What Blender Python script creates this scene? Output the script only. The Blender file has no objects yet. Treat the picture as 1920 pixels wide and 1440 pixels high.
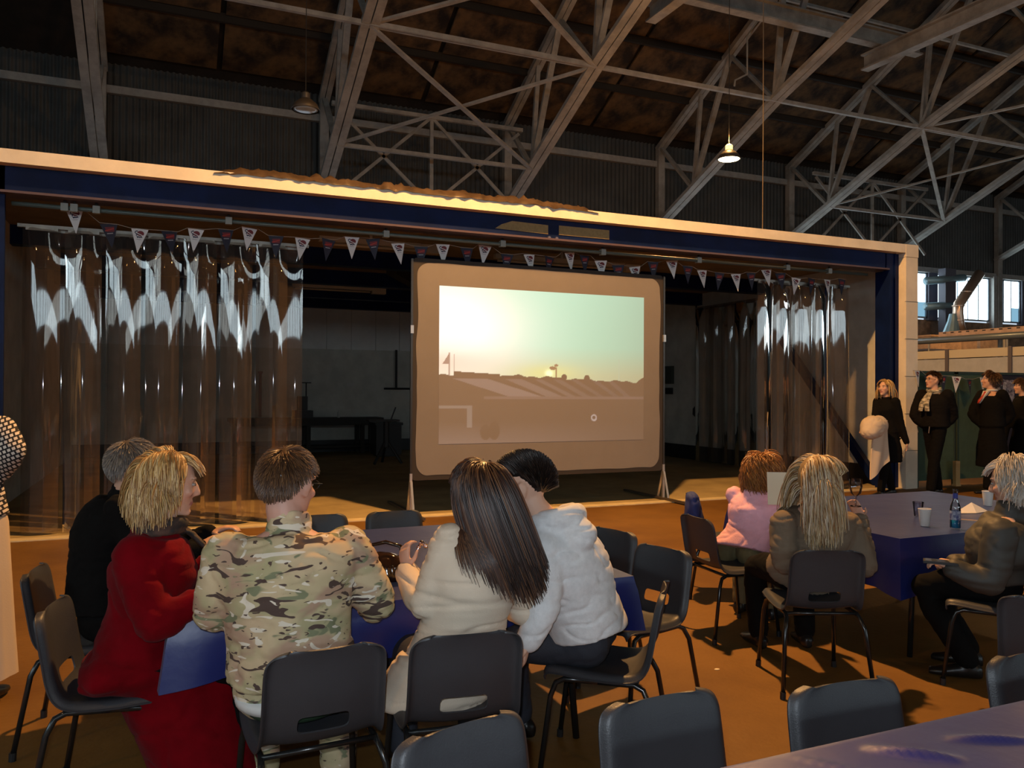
import bpy, bmesh, math, random
import numpy as np
from mathutils import Vector, Matrix, noise
V = Vector
SC = bpy.context.scene
COL = SC.collection
rng = random.Random(7)

# ------------------------------------------------------------------ camera
cam_d = bpy.data.cameras.new('camera'); cam = bpy.data.objects.new('camera', cam_d); COL.objects.link(cam)
cam_d.sensor_width = 36.0; cam_d.lens = 36.0 * 1500 / 1920
cam.matrix_world = (Matrix.Translation((0, 0, 1.57)) @ Matrix.Rotation(math.radians(-23.27), 4, 'Z')
                    @ Matrix.Rotation(math.radians(90.458), 4, 'X') @ Matrix.Rotation(math.radians(.3), 4, 'Z'))
SC.camera = cam
# ------------------------------------------------------------------ world, exposure, flash
w = bpy.data.worlds.new('sky'); SC.world = w; w.use_nodes = True
bg = w.node_tree.nodes['Background']; bg.inputs[0].default_value = (.72, .86, 1, 1); bg.inputs[1].default_value = .8
SC.view_settings.view_transform = 'Standard'; SC.view_settings.look = 'None'
SC.view_settings.exposure = 0.0; SC.view_settings.gamma = 1.0; SC.view_settings.use_curve_mapping = False
SC.cycles.max_bounces = 6; SC.cycles.transparent_max_bounces = 24; SC.cycles.diffuse_bounces = 3
SC.cycles.caustics_reflective = False; SC.cycles.caustics_refractive = False
SC.cycles.sample_clamp_indirect = 4.0
LAMP_COL = (1.0, .50, .16)
FLASH_W, LAMP_W, WINDOW_E = 115, 3900, 5.4
fl_d = bpy.data.lights.new('camera_flash', 'POINT'); fl_d.energy = FLASH_W; fl_d.color = (.80, .90, 1.0); fl_d.shadow_soft_size = .015
fl = bpy.data.objects.new('camera_flash', fl_d); fl.location = (-.03, .02, 1.63); COL.objects.link(fl)

# ------------------------------------------------------------------ materials
MATS = {}
def _n(nt, t, **kw):
    n = nt.nodes.new(t)
    for k, v in kw.items():
        if k in n.inputs: n.inputs[k].default_value = v
        else: setattr(n, k, v)
    return n
def mat(name, col, rough=.6, metal=0, var=.0, vscale=6, bump=0, bscale=60, col2=None, coat=0, spec=.5, stretch=(1, 1, 1), emis=None, estr=0, sheen=0, vert=False, alpha=None):
    if name in MATS: return MATS[name]
    m = bpy.data.materials.new(name); m.use_nodes = True; nt = m.node_tree
    b = nt.nodes['Principled BSDF']
    b.inputs['Roughness'].default_value = rough; b.inputs['Metallic'].default_value = metal
    b.inputs['Specular IOR Level'].default_value = spec; b.inputs['Coat Weight'].default_value = coat
    b.inputs['Sheen Weight'].default_value = sheen
    c = tuple(col) + (1,)
    b.inputs['Base Color'].default_value = c
    tc = _n(nt, 'ShaderNodeTexCoord'); mp = _n(nt, 'ShaderNodeMapping'); mp.inputs['Scale'].default_value = stretch
    nt.links.new(tc.outputs['Object'], mp.inputs['Vector'])
    if vert:
        at = _n(nt, 'ShaderNodeVertexColor', layer_name='Col'); mx = _n(nt, 'ShaderNodeMix', data_type='RGBA', blend_type='MULTIPLY')
        mx.inputs[0].default_value = 1; mx.inputs[6].default_value = c
        nt.links.new(at.outputs[0], mx.inputs[7]); nt.links.new(mx.outputs[2], b.inputs['Base Color'])
    elif var or col2:
        no = _n(nt, 'ShaderNodeTexNoise', Scale=vscale, Detail=6, Roughness=.62); nt.links.new(mp.outputs[0], no.inputs['Vector'])
        mx = _n(nt, 'ShaderNodeMix', data_type='RGBA')
        c2 = tuple(col2) + (1,) if col2 else tuple(x * (1 - var) for x in col) + (1,)
        mx.inputs[6].default_value = c; mx.inputs[7].default_value = c2
        rp = _n(nt, 'ShaderNodeMapRange'); rp.inputs[1].default_value = .38; rp.inputs[2].default_value = .62
        nt.links.new(no.outputs['Fac'], rp.inputs[0]); nt.links.new(rp.outputs[0], mx.inputs[0]); nt.links.new(mx.outputs[2], b.inputs['Base Color'])
    if bump:
        n2 = _n(nt, 'ShaderNodeTexNoise', Scale=bscale, Detail=4); nt.links.new(mp.outputs[0], n2.inputs['Vector'])
        bp = _n(nt, 'ShaderNodeBump', Strength=bump, Distance=.01); nt.links.new(n2.outputs['Fac'], bp.inputs['Height']); nt.links.new(bp.outputs[0], b.inputs['Normal'])
    if emis:
        b.inputs['Emission Color'].default_value = tuple(emis) + (1,); b.inputs['Emission Strength'].default_value = estr
    MATS[name] = m
    return m
def pvc():
    m = bpy.data.materials.new('clear_pvc'); m.use_nodes = True; nt = m.node_tree; nt.nodes.clear()
    out = _n(nt, 'ShaderNodeOutputMaterial'); tr = _n(nt, 'ShaderNodeBsdfTransparent', Color=(.84, .79, .75, 1)); gl = _n(nt, 'ShaderNodeBsdfGlossy', Color=(1, 1, 1, 1), Roughness=.03)
    df = _n(nt, 'ShaderNodeBsdfDiffuse', Color=(.34, .27, .23, 1))
    lw = _n(nt, 'ShaderNodeFresnel', IOR=1.62); ma = _n(nt, 'ShaderNodeMath', operation='MULTIPLY_ADD'); ma.inputs[1].default_value = 1.15; ma.inputs[2].default_value = .01
    m1 = _n(nt, 'ShaderNodeMixShader', Fac=.07); m2 = _n(nt, 'ShaderNodeMixShader')
    L = nt.links.new
    L(tr.outputs[0], m1.inputs[1]); L(df.outputs[0], m1.inputs[2]); L(lw.outputs[0], ma.inputs[0]); L(ma.outputs[0], m2.inputs[0]); L(m1.outputs[0], m2.inputs[1]); L(gl.outputs[0], m2.inputs[2]); L(m2.outputs[0], out.inputs[0])
    return m
def glass(name, tint=(1, 1, 1), refl=.12):
    m = bpy.data.materials.new(name); m.use_nodes = True; nt = m.node_tree; nt.nodes.clear()
    out = _n(nt, 'ShaderNodeOutputMaterial'); tr = _n(nt, 'ShaderNodeBsdfTransparent', Color=tuple(tint) + (1,)); gl = _n(nt, 'ShaderNodeBsdfGlossy', Roughness=.03)
    fr = _n(nt, 'ShaderNodeFresnel', IOR=1.5); m2 = _n(nt, 'ShaderNodeMixShader')
    ma = _n(nt, 'ShaderNodeMath', operation='ADD'); ma.inputs[1].default_value = refl
    nt.links.new(fr.outputs[0], ma.inputs[0]); nt.links.new(ma.outputs[0], m2.inputs[0]); nt.links.new(tr.outputs[0], m2.inputs[1]); nt.links.new(gl.outputs[0], m2.inputs[2]); nt.links.new(m2.outputs[0], out.inputs[0])
    return m
def emit(name, col, s, attr=False):
    m = bpy.data.materials.new(name); m.use_nodes = True; nt = m.node_tree; nt.nodes.clear()
    out = _n(nt, 'ShaderNodeOutputMaterial'); e = _n(nt, 'ShaderNodeEmission', Color=tuple(col) + (1,), Strength=s)
    if attr:
        at = _n(nt, 'ShaderNodeVertexColor', layer_name='Col'); nt.links.new(at.outputs[0], e.inputs[0])
    nt.links.new(e.outputs[0], out.inputs[0]); return m

# ------------------------------------------------------------------ mesh helpers
class MB:
    def __init__(s): s.v = []; s.f = []; s.c = []
    def add(s, vs, fs):
        k = len(s.v); s.v += [tuple(p) for p in vs]; s.f += [tuple(i + k for i in f) for f in fs]; return k
    def box(s, lo, hi):
        (a, b, c), (d, e, f) = lo, hi
        s.add([(a, b, c), (d, b, c), (d, e, c), (a, e, c), (a, b, f), (d, b, f), (d, e, f), (a, e, f)],
              [(0, 3, 2, 1), (4, 5, 6, 7), (0, 1, 5, 4), (1, 2, 6, 5), (2, 3, 7, 6), (3, 0, 4, 7)]); return s
    def bar(s, p, q, w, t, up=(0, 0, 1), off=0):
        p, q = V(p), V(q); d = (q - p).normalized(); u = V(up)
        a = d.cross(u)
        if a.length < 1e-4: a = d.cross(V((1, 0, 0)))
        a.normalize(); b = a.cross(d).normalized(); p = p + a * off; q = q + a * off
        vs = []
        for o in (p, q):
            for (i, j) in ((-1, -1), (1, -1), (1, 1), (-1, 1)): vs.append(o + a * (i * w / 2) + b * (j * t / 2))
        s.add(vs, [(0, 3, 2, 1), (4, 5, 6, 7), (0, 1, 5, 4), (1, 2, 6, 5), (2, 3, 7, 6), (3, 0, 4, 7)]); return s
    def tube(s, pts, r, n=8, cap=True):
        pts = [V(p) for p in pts]; rs = r if isinstance(r, (list, tuple)) else [r] * len(pts)
        t0 = (pts[1] - pts[0]).normalized(); a = t0.orthogonal().normalized(); vs = []; fs = []
        for i, p in enumerate(pts):
            if i == 0: t = pts[1] - pts[0]
            elif i == len(pts) - 1: t = pts[-1] - pts[-2]
            else: t = (pts[i + 1] - p).normalized() + (p - pts[i - 1]).normalized()
            t.normalize(); a = (a - t * a.dot(t)).normalized(); b = t.cross(a)
            for k in range(n):
                th = 2 * math.pi * k / n; vs.append(p + a * (math.cos(th) * rs[i]) + b * (math.sin(th) * rs[i]))
        for i in range(len(pts) - 1):
            for k in range(n):
                fs.append((i * n + k, i * n + (k + 1) % n, (i + 1) * n + (k + 1) % n, (i + 1) * n + k))
        if cap:
            fs.append(tuple(range(n - 1, -1, -1))); fs.append(tuple((len(pts) - 1) * n + k for k in range(n)))
        s.add(vs, fs); return s
    def lathe(s, prof, n=24, origin=(0, 0, 0), close=True):
        o = V(origin); vs = []; fs = []; m = len(prof)
        for (r, z) in prof:
            for k in range(n):
                th = 2 * math.pi * k / n; vs.append(o + V((r * math.cos(th), r * math.sin(th), z)))
        for i in range(m - 1):
            for k in range(n): fs.append((i * n + k, i * n + (k + 1) % n, (i + 1) * n + (k + 1) % n, (i + 1) * n + k))
        if close:
            fs.append(tuple(range(n - 1, -1, -1))); fs.append(tuple((m - 1) * n + k for k in range(n)))
        s.add(vs, fs); return s
    def loft(s, secs, n=20):
        """secs: (centre, half-axis a, half-axis b) rings, closed at both ends"""
        vs = []; fs = []
        for (c, a, b) in secs:
            c, a, b = V(c), V(a), V(b)
            for k in range(n):
                th = 2 * math.pi * k / n; vs.append(c + a * math.cos(th) + b * math.sin(th))
        m = len(secs)
        for i in range(m - 1):
            for k in range(n): fs.append((i * n + k, i * n + (k + 1) % n, (i + 1) * n + (k + 1) % n, (i + 1) * n + k))
        fs.append(tuple(range(n - 1, -1, -1))); fs.append(tuple((m - 1) * n + k for k in range(n)))
        s.add(vs, fs); return s
    def ell(s, c, rx, ry, rz, M=None, nu=16, nv=10):
        c = V(c); M = M or Matrix.Identity(3); vs = [c + M @ V((0, 0, rz))]; fs = []
        for i in range(1, nv):
            ph = math.pi * i / nv
            for k in range(nu):
                th = 2 * math.pi * k / nu; vs.append(c + M @ V((rx * math.sin(ph) * math.cos(th), ry * math.sin(ph) * math.sin(th), rz * math.cos(ph))))
        vs.append(c + M @ V((0, 0, -rz))); e = len(vs) - 1
        for k in range(nu):
            fs.append((0, 1 + k, 1 + (k + 1) % nu)); fs.append((e, e - nu + (k + 1) % nu, e - nu + k))
            for i in range(nv - 2):
                a = 1 + i * nu; fs.append((a + k, a + nu + k, a + nu + (k + 1) % nu, a + (k + 1) % nu))
        s.add(vs, fs); return s
    def mesh(s, name, smooth=False):
        me = bpy.data.meshes.new(name); me.from_pydata([tuple(p) for p in s.v], [], s.f); me.validate()
        bm = bmesh.new(); bm.from_mesh(me); bmesh.ops.recalc_face_normals(bm, faces=bm.faces); bm.to_mesh(me); bm.free()
        if smooth is True: me.shade_smooth()
        elif smooth: me.shade_smooth(); me.set_sharp_from_angle(angle=math.radians(smooth))
        return me
    def build(s, name, m, parent=None, smooth=False, loc=None, rot=None):
        return mk(name, s.mesh(name, smooth), m, parent, loc, rot)
def mk(name, me, m, parent=None, loc=None, rot=None):
    o = bpy.data.objects.new(name, me); COL.objects.link(o)
    if m is not None:
        me.materials.clear(); me.materials.append(m)
    if parent: o.parent = parent
    if loc is not None: o.location = loc
    if rot is not None: o.rotation_euler = rot
    return o
def tag(o, label=None, cat=None, group=None, kind=None):
    if label: o['label'] = label
    if cat: o['category'] = cat
    if group: o['group'] = group
    if kind: o['kind'] = kind
    return o
def thing(name, label, cat, loc=(0, 0, 0), rz=0, group=None, kind=None):
    o = bpy.data.objects.new(name, None); COL.objects.link(o); o.location = loc; o.rotation_euler = (0, 0, rz); o.empty_display_size = .1
    return tag(o, label, cat, group, kind)
def struct(name, mb, m, smooth=False, label=None, cat=None):
    o = mb.build(name, m, None, smooth); return tag(o, label or None, cat, None, 'structure')
def copy_tree(o, parent=None):
    c = o.copy(); COL.objects.link(c); c.parent = parent
    if parent is not None: c.matrix_parent_inverse = o.matrix_parent_inverse.copy()
    for ch in list(o.children): copy_tree(ch, c)
    return c
def add_light(name, typ, loc, energy, col, size=.1, parent=None, **kw):
    d = bpy.data.lights.new(name, typ); d.energy = energy; d.color = col
    if typ == 'AREA': d.size = size
    else: d.shadow_soft_size = size
    for k, v in kw.items(): setattr(d, k, v)
    o = bpy.data.objects.new(name, d); COL.objects.link(o); o.location = loc
    if parent: o.parent = parent
    return o
def lerp(a, b, t): return a + (b - a) * t
def sstep(a, b, x):
    t = max(0, min(1, (x - a) / (b - a))); return t * t * (3 - 2 * t)
# ================================================================== SETTING: hangar shell
YW = 20.8                         # side wall of the hangar behind the booth
XA, XB, YB = -14.0, 47.0, -18.0
RIDGE_Y = (YW + YB) / 2; EAVE = 9.15; SLOPE = .488; RIDGE_Z = EAVE + (YW - RIDGE_Y) * SLOPE
M_floor = mat('hall_floor_concrete', (.20, .098, .020), .6, var=.45, vscale=.8, bump=.25, bscale=30, spec=.25, col2=(.135, .062, .012))
M_white = mat('cream_paint', (.86, .77, .62), .5, var=.12, vscale=3)
M_blue = mat('navy_paint', (.004, .014, .075), .5, var=.4, vscale=2, spec=.18)
M_clad = mat('grey_cladding', (.060, .060, .056), .6, var=.35, vscale=1.2)
M_steel = mat('grey_painted_steel', (.35, .33, .30), .6, var=.35, vscale=2.5, bump=.1)
M_rail = mat('pale_steel', (.34, .33, .31), .6, var=.2)
M_black = mat('black_plastic', (.012, .012, .013), .45)
M_dark = mat('dark_brown_board', (.022, .017, .013), .9)

# floor of the hall with small specks of litter paint
struct('floor', MB().box((XA, YB, -.2), (XB, YW, 0)), M_floor)
# wall behind the booth: corrugated cladding
def corrugated(x0, x1, y, z0, z1, pitch=.14, amp=.018, flip=1):
    n = int((x1 - x0) / pitch * 6); vs = []; fs = []
    for i in range(n + 1):
        x = x0 + (x1 - x0) * i / n; yy = y + amp * math.cos(2 * math.pi * (x - x0) / pitch) * flip
        vs += [(x, yy, z0), (x, yy, z1)]
    for i in range(n): fs.append((2 * i, 2 * i + 2, 2 * i + 3, 2 * i + 1))
    mb = MB(); mb.add(vs, fs); return mb
struct('wall_back', corrugated(XA, XB, YW, 5.98, 9.4), M_clad, True)
M_lower = mat('dirty_brick_wall', (.30, .20, .13), .85, var=.5, vscale=4, bump=.4, bscale=40)
struct('wall_back_lower', MB().box((XA, YW, 0), (XB, YW + .25, 4.22)), M_lower)
for i, z in enumerate((8.5, 6.02)):
    struct('trim_%d' % (i + 1), MB().box((XA, YW - .16, z - .09), (XB, YW - .02, z + .09)), M_rail)
# window band in the back wall: frames, mullions and glowing panes
M_pane = emit('bright_sky_pane', (.74, .92, 1.0), WINDOW_E)
M_pane2 = emit('hazy_tree_pane', (.30, .58, .78), .8)
M_frame = mat('window_frame_paint', (.30, .36, .42), .5, var=.2)
def window(name, x0, x1, y, z0, z1, n, face=-1, dim=()):
    w = thing(name, None, None, ((x0 + x1) / 2, y, z0), 0, None, 'structure')
    hw = (x1 - x0) / 2; h = z1 - z0; fr = MB(); t = .05
    fr.box((-hw, -.05, 0), (hw, .05, t)).box((-hw, -.05, h - t), (hw, .05, h)).box((-hw, -.05, 0), (-hw + t, .05, h)).box((hw - t, -.05, 0), (hw, .05, h))
    for k in range(1, n):
        xx = -hw + 2 * hw * k / n; fr.box((xx - .018, -.03, 0), (xx + .018, .03, h))
    fr.build('window_frame', M_frame, w)
    for k in range(n):
        a = -hw + 2 * hw * k / n + .02; b = -hw + 2 * hw * (k + 1) / n - .02
        if k in dim:
            MB().box((a, -.006, h * .35), (b, .006, h - .04)).build('pane', M_pane, w); MB().box((a, -.006, .04), (b, .006, h * .35)).build('pane', M_pane2, w)
        else: MB().box((a, -.006, .04), (b, .006, h - .04)).build('pane', M_pane, w)
    return w
M_post = mat('dark_window_post', (.10, .10, .13), .6)
wn = 0
for k in range(-3, 8):
    xa = 3.61 + 5.08 * k + .35; xb = xa + 4.4
    if xb > XB - 1: continue
    if xa < 13: continue          # behind the booth nothing shows
    wn += 1
    # two lights per bay as seen at the right
    xm = 3.61 + 5.08 * k
    window('window_%d' % wn, xm + 1.94 - .05, xm + 4.72, YW, 4.28, 5.93, 5, dim=())
    wn += 1
    window('window_%d' % wn, xm + .42, xm + 1.40, YW, 4.28, 5.93, 2, dim=(1,))
    struct('trim_%d' % (wn + 20), MB().box((xm + 1.42, YW - .12, 4.2), (xm + 1.88, YW + .1, 6.0)), M_post)
    struct('trim_%d' % (wn + 60), MB().box((xm - .30, YW - .2, 3.2), (xm + .02, YW + .1, 6.0)), M_rail)
# opposite side of the hangar and its long window band (seen as reflections in the curtain strips)
struct('wall_front', MB().box((XA, YB - .2, 0), (XB, YB, 4.2)).box((XA, YB - .2, 6.0), (XB, YB, 9.4)), M_clad)
for k in range(10):
    xa = XA + 6.1 * k + .3
    window('window_%d' % (30 + k), xa, xa + 5.5, YB - .1, 4.25, 5.95, 8)
for k in range(4):
    ya = -16.6 + 6.3 * k
    wl_ = window('window_%d' % (41 + k), ya, ya + 5.7, 0, 4.25, 5.95, 8); wl_.location = (XA + .08, ya + 2.85, 4.25); wl_.rotation_euler = (0, 0, math.pi / 2)
def gable(x): 
    mb = MB(); vs = [(x, YB - .2, 0), (x, YW + .2, 0), (x, YW + .2, EAVE + .2), (x, RIDGE_Y, RIDGE_Z + .2), (x, YB - .2, EAVE + .2)]
    vs += [(p[0] + .2, p[1], p[2]) for p in vs]
    mb.add(vs, [(0, 1, 2, 3, 4), (9, 8, 7, 6, 5)] + [(i, (i + 1) % 5, 5 + (i + 1) % 5, 5 + i) for i in range(5)]); return mb
struct('wall_left', gable(XA - .2), M_clad); struct('wall_right', gable(XB), M_clad)
# roof: outer skin, boards and purlins
M_roof = mat('dark_roof_board', (.020, .014, .010), .95, var=.6, vscale=1.5)
M_insul = mat('mottled_insulation_board', (.13, .075, .03), .95, vscale=1.3, col2=(.016, .009, .006), bump=.6, bscale=9)
roof = MB()
def rz(y): return EAVE + (YW - abs(y - RIDGE_Y) - RIDGE_Y) * SLOPE
for (y0, y1) in ((YW + .3, RIDGE_Y), (RIDGE_Y, YB - .3)):
    roof.add([(XA, y0, rz(y0)), (XB, y0, rz(y0)), (XB, y1, rz(y1)), (XA, y1, rz(y1)), (XA, y0, rz(y0) + .1), (XB, y0, rz(y0) + .1), (XB, y1, rz(y1) + .1), (XA, y1, rz(y1) + .1)],
             [(0, 1, 2, 3), (7, 6, 5, 4), (0, 4, 5, 1), (2, 6, 7, 3)])
ceil = struct('ceiling', roof, M_roof)
bm_ = MB(); BW, BH = 2.42, 1.42
sl = math.atan(SLOPE)
bm_.box((-BW / 2, -BH / 2, -.03), (BW / 2, BH / 2, .03)); board_me = bm_.mesh('roof_board')
board_me.materials.append(M_insul)
row = 0
while True:
    yc = YW - 1.05 - row * 1.62 * math.cos(sl)
    if yc < 4.0: break
    for k in range(-2, 17):
        xc = 3.61 + 2.54 * k + 1.27
        o = bpy.data.objects.new('roof_board', board_me); COL.objects.link(o); o.parent = ceil
        o.location = (xc, yc, rz(yc) - .07 - rng.random() * .03); o.rotation_euler = (-sl + rng.uniform(-.012, .012), rng.uniform(-.006, .006), 0)
    p = MB().bar((XA + .1, yc - .81 * math.cos(sl), rz(yc - .81 * math.cos(sl)) - .12), (XB - .1, yc - .81 * math.cos(sl), rz(yc - .81 * math.cos(sl)) - .12), .09, .2)
    p.build('purlin', M_dark, ceil); row += 1

# ================================================================== roof trusses
BOT = [(20.7, 6.62), (18.95, 7.36), (15.6, 8.80), (12.35, 9.92), (8.9, 11.1), (5.2, 12.3)]
TOPY = [20.7, 18.2, 16.4, 14.0, 11.2, 8.4, 5.0]
def tz(y): return EAVE - .12 + (YW - y) * SLOPE - .12
def build_truss():
    t = thing('roof_truss', 'x', 'roof truss', (0, 0, 0), 0, 'steel roof trusses')
    S = M_steel
    def dbl(name, p, q, w, th, gap):
        mb = MB(); ww = (w - gap) / 2
        mb.bar(p, q, ww, th, off=-(ww + gap) / 2); mb.bar(p, q, ww, th, off=(ww + gap) / 2)
        return mb.build(name, S, t)
    for i in range(len(BOT) - 1): dbl('bottom_chord', (0, *BOT[i]), (0, *BOT[i + 1]), .36, .10, .026)
    dbl('top_chord', (0, TOPY[0], tz(TOPY[0])), (0, TOPY[-1], tz(TOPY[-1])), .27, .14, .02)
    MB().box((-.11, 20.55, 0), (.11, 20.74, 9.0)).build('column', S, t)
    def web(p, q, w=.13): MB().bar((0, *p), (0, *q), w, .08).build('web_bar', S, t)
    T = lambda y: (y, tz(y))
    web(T(20.6), BOT[1]); web(BOT[1], T(18.6), .11); web(BOT[1], T(17.35), .15); web(T(17.35), BOT[2], .11)
    web(BOT[2], T(15.3), .15); web(BOT[2], T(13.9), .15); web(T(13.9), BOT[3], .11); web(BOT[3], T(11.8), .15); web(BOT[3], T(10.6), .13); web(T(10.6), BOT[4], .12)
    web(BOT[4], T(8.4), .14)
    # gusset plates lying in the plane of the bottom chord
    for i in (1, 2, 3, 4):
        (y, z) = BOT[i]; d = V((0, BOT[i + 1][0] - BOT[i - 1][0], BOT[i + 1][1] - BOT[i - 1][1])).normalized(); a = V((1, 0, 0)); n = a.cross(d)
        c = V((0, y, z)) - n * .07 * (1 if n.z > 0 else -1)
        g_ = .72 if i == 1 else 1.0
        ring = [(u * g_, v * g_) for (u, v) in [(-.30, -.13), (-.30, .13), (-.14, .34), (.14, .34), (.30, .13), (.30, -.13), (.14, -.34), (-.14, -.34)]]
        vs = [c + a * u + d * v + n * k for k in (-.008, .008) for (u, v) in ring]
        mb = MB(); mb.add(vs, [tuple(range(7, -1, -1)), tuple(range(8, 16))] + [(k, (k + 1) % 8, 8 + (k + 1) % 8, 8 + k) for k in range(8)])
        mb.build('gusset_plate', S, t).data.name = 'lower_gusset' if i == 1 else 'gusset'
    return t
truss = build_truss()
TX = [3.61 + 5.08 * k for k in range(-1, 8)]
where = ['nearest the left edge of the photo, seen almost end on', 'rising above the left curtain beside the unlit lamp', 'rising above the projection screen', 'passing behind the lit pendant lamp',
         'first one right of the lit pendant lamp', 'second right of the lit lamp, above the cream post', 'third one right of the lit pendant lamp, over the windows', 'far one at the right edge above the windows', 'farthest one at the right edge']
for i, x in enumerate(TX):
    t = truss if i == 0 else copy_tree(truss)
    if i in (0, 3, 6):
        for ch in list(t.children):
            if ch.name.startswith('gusset_plate') and (i == 0 or ch.data.name.startswith('lower')): bpy.data.objects.remove(ch)
    t.location = (x, 0, 0); t['label'] = 'grey lattice steel roof truss ' + where[i]
# longitudinal ties and cross bracing, one bay at a time
bays = ['left bay above the left curtain', 'bay above the screen', 'bay with the lit pendant lamp', 'bay just right of the lit pendant lamp', 'bay above the right curtain', 'bay over the first windows', 'bay at the far right', 'farthest bay at the right']
for i in range(len(TX) - 1):
    x0, x1 = TX[i], TX[i + 1]
    b = thing('bay_bracing', 'grey steel tie bars and diagonals between trusses, ' + bays[i], 'roof bracing', (x0, 0, 0), 0, 'bracing between the roof trusses')
    D = x1 - x0
    for j in (1, 2, 3):
        if (j == 1 and i not in (1, 4, 7)) or (j == 3 and i in (2, 3)): continue
        (y, z) = BOT[j]
        mb = MB()
        if j == 2 and i in (1, 4): mb.bar((0, y, z), (D, y, z), .055, .1, off=-.045).bar((0, y, z), (D, y, z), .055, .1, off=.045)
        else: mb.bar((0, y, z), (D, y, z), .09, .09)
        mb.build('tie_bar', M_steel, b)
    if i in (1, 4, 7):
        for (j, k) in ((1, 2), (2, 3)):
            MB().bar((0, *BOT[j]), (D, *BOT[k]), .11, .05).build('diagonal', M_steel, b); MB().bar((0, BOT[k][0], BOT[k][1] - .03), (D, BOT[j][0], BOT[j][1] - .03), .11, .05).build('diagonal', M_steel, b)
    # upright lattice girder by the wall
    yw, zt, zb = 19.6, 8.55, 6.3
    if i in (1, 4, 7):
        MB().bar((0, yw, zt), (D, yw, zt), .1, .1).build('girder_chord', M_steel, b)
        MB().bar((D / 2, yw, zt), (D / 2, yw, zb), .09, .06, up=(0, 1, 0)).build('girder_post', M_steel, b)
        for (p, q) in (((D / 2, zt), (.1, zb)), ((D / 2, zt), (D - .1, zb)), ((.1, zt - .1), (D / 2, zb)), ((D - .1, zt - .1), (D / 2, zb))):
            MB().bar((p[0], yw, p[1]), (q[0], yw, q[1]), .08, .05, up=(0, 1, 0)).build('girder_diagonal', M_steel, b)
    # lighter tie under the purlins
    MB().bar((0, 15.4, tz(15.4) - .3), (D, 15.4, tz(15.4) - .3), .07, .07).build('purlin_tie', M_steel, b)
tag(MB().tube([(8.75, 10.2, 3.9), (8.76, 10.2, 6.0), (8.75, 10.2, rz(10.2) - .1)], .008, 6).build('hanging_cord', mat('pale_cord', (.16, .12, .08), .8)), 'thin cord hanging down to the booth roof right of the lit lamp', 'cord')
# overhead crane runway: I-beams
def ibeam(p, q, h, w, tw=.03, tf=.04):
    p, q = V(p), V(q); mb = MB(); z = V((0, 0, 1))
    mb.bar(p, q, w, tf); mb.bar(p + z * (h - tf), q + z * (h - tf), w, tf); mb.bar(p + z * (h / 2 - tf / 2), q + z * (h / 2 - tf / 2), tw, h - tf); return mb
tag(ibeam((9.9, 14.65, 10.2), (17.6, 14.65, 10.2), .42, .24).build('crane_beam', M_steel), 'deep grey I-beam running along the roof at the top right', 'beam', 'overhead crane beams')
tag(ibeam((16.2, 15.1, 9.75), (16.3, 9.0, 9.75), .4, .26).build('crane_beam', M_steel), 'grey I-beam pointing to the viewer at the upper right', 'beam', 'overhead crane beams')
tag(ibeam((9.8, 15.1, 9.78), (9.86, 9.0, 9.78), .4, .26).build('crane_beam', M_steel), 'grey I-beam stub at the top edge above the screen', 'beam', 'overhead crane beams')
tag(MB().tube([(12.6, 15.7, 9.0), (12.62, 15.7, 9.15), (12.9, 15.6, 9.3), (12.9, 15.6, 10.2), (13.3, 15.5, 10.75), (13.7, 15.5, 10.75)], .025, 6).build('conduit_pipe', M_steel, None, True), 'thin bent conduit on the truss above the lit lamp', 'pipe')

# ================================================================== pendant lamps
M_lampshade = mat('lamp_shade_enamel', (.05, .04, .03), .5)
M_gallery = mat('lamp_gallery_glow', (.9, .75, .3), .4, emis=(1, .72, .22), estr=2.2)
M_bulb = emit('lamp_glow', (1.0, .80, .45), 30); M_bulb_off = mat('lamp_glass_off', (.35, .42, .48), .15)
M_cord = mat('lamp_cord', (.03, .025, .02), .8)
def lamp(x, y, z, label, power, zt, on=True):
    t = thing('pendant_lamp', label, 'lamp', (x, y, z), 0, 'pendant lamps hung from the roof')
    MB().lathe([(.235, 0), (.245, .012), (.20, .10), (.12, .17), (.075, .20), (.07, .20), (.115, .16), (.19, .09), (.22, .01)], 28, close=False).build('shade', M_lampshade, t, True)
    MB().lathe([(.07, .19), (.075, .21), (.075, .29), (.05, .31), (.02, .33)], 18).build('lamp_holder', M_gallery if on else M_lampshade, t, 40)
    MB().lathe([(.01, -.012), (.15, -.008), (.215, .008), (.15, .03), (.01, .035)], 24).build('glowing_disc' if on else 'glass_disc', M_bulb if on else M_bulb_off, t, True)
    MB().tube([(0, 0, .32), (0, 0, zt - z)], .008, 5).build('cord', M_cord, t)
    if on: add_light('gallery_leak', 'POINT', (0, 0, .42), power * .10, LAMP_COL, .05, t)
    if on: add_light('lamp_light', 'SPOT', (0, 0, -.05), power, LAMP_COL, .12, t, spot_size=math.radians(172), spot_blend=.35)
    return t
lamp(3.75, 6.6, 8.0, 'lit pendant lamp hanging over the floor before the screen, above the frame', LAMP_W, rz(6.6))
lamp(10.7, 13.5, 6.4, 'glowing pendant lamp hanging among the trusses over the booth', 900, rz(13.5))
lamp(2.15, 14.1, 6.4, 'unlit pendant lamp hanging in the dark above the left curtain', 0, rz(14.1), False)
lamp(20.6, 12.4, 6.4, 'lit pendant lamp beyond the right edge of the frame', 600, rz(12.4))
lamp(-4.6, 1.0, 6.4, 'lit pendant lamp behind the viewer to the left', 130, rz(1.0))
lamp(3.84, -5.2, 6.4, 'lit pendant lamp well behind the viewer', 130, rz(-5.2))
lamp(12.3, 1.0, 6.4, 'lit pendant lamp off to the right of the viewer', 130, rz(1.0))

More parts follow.
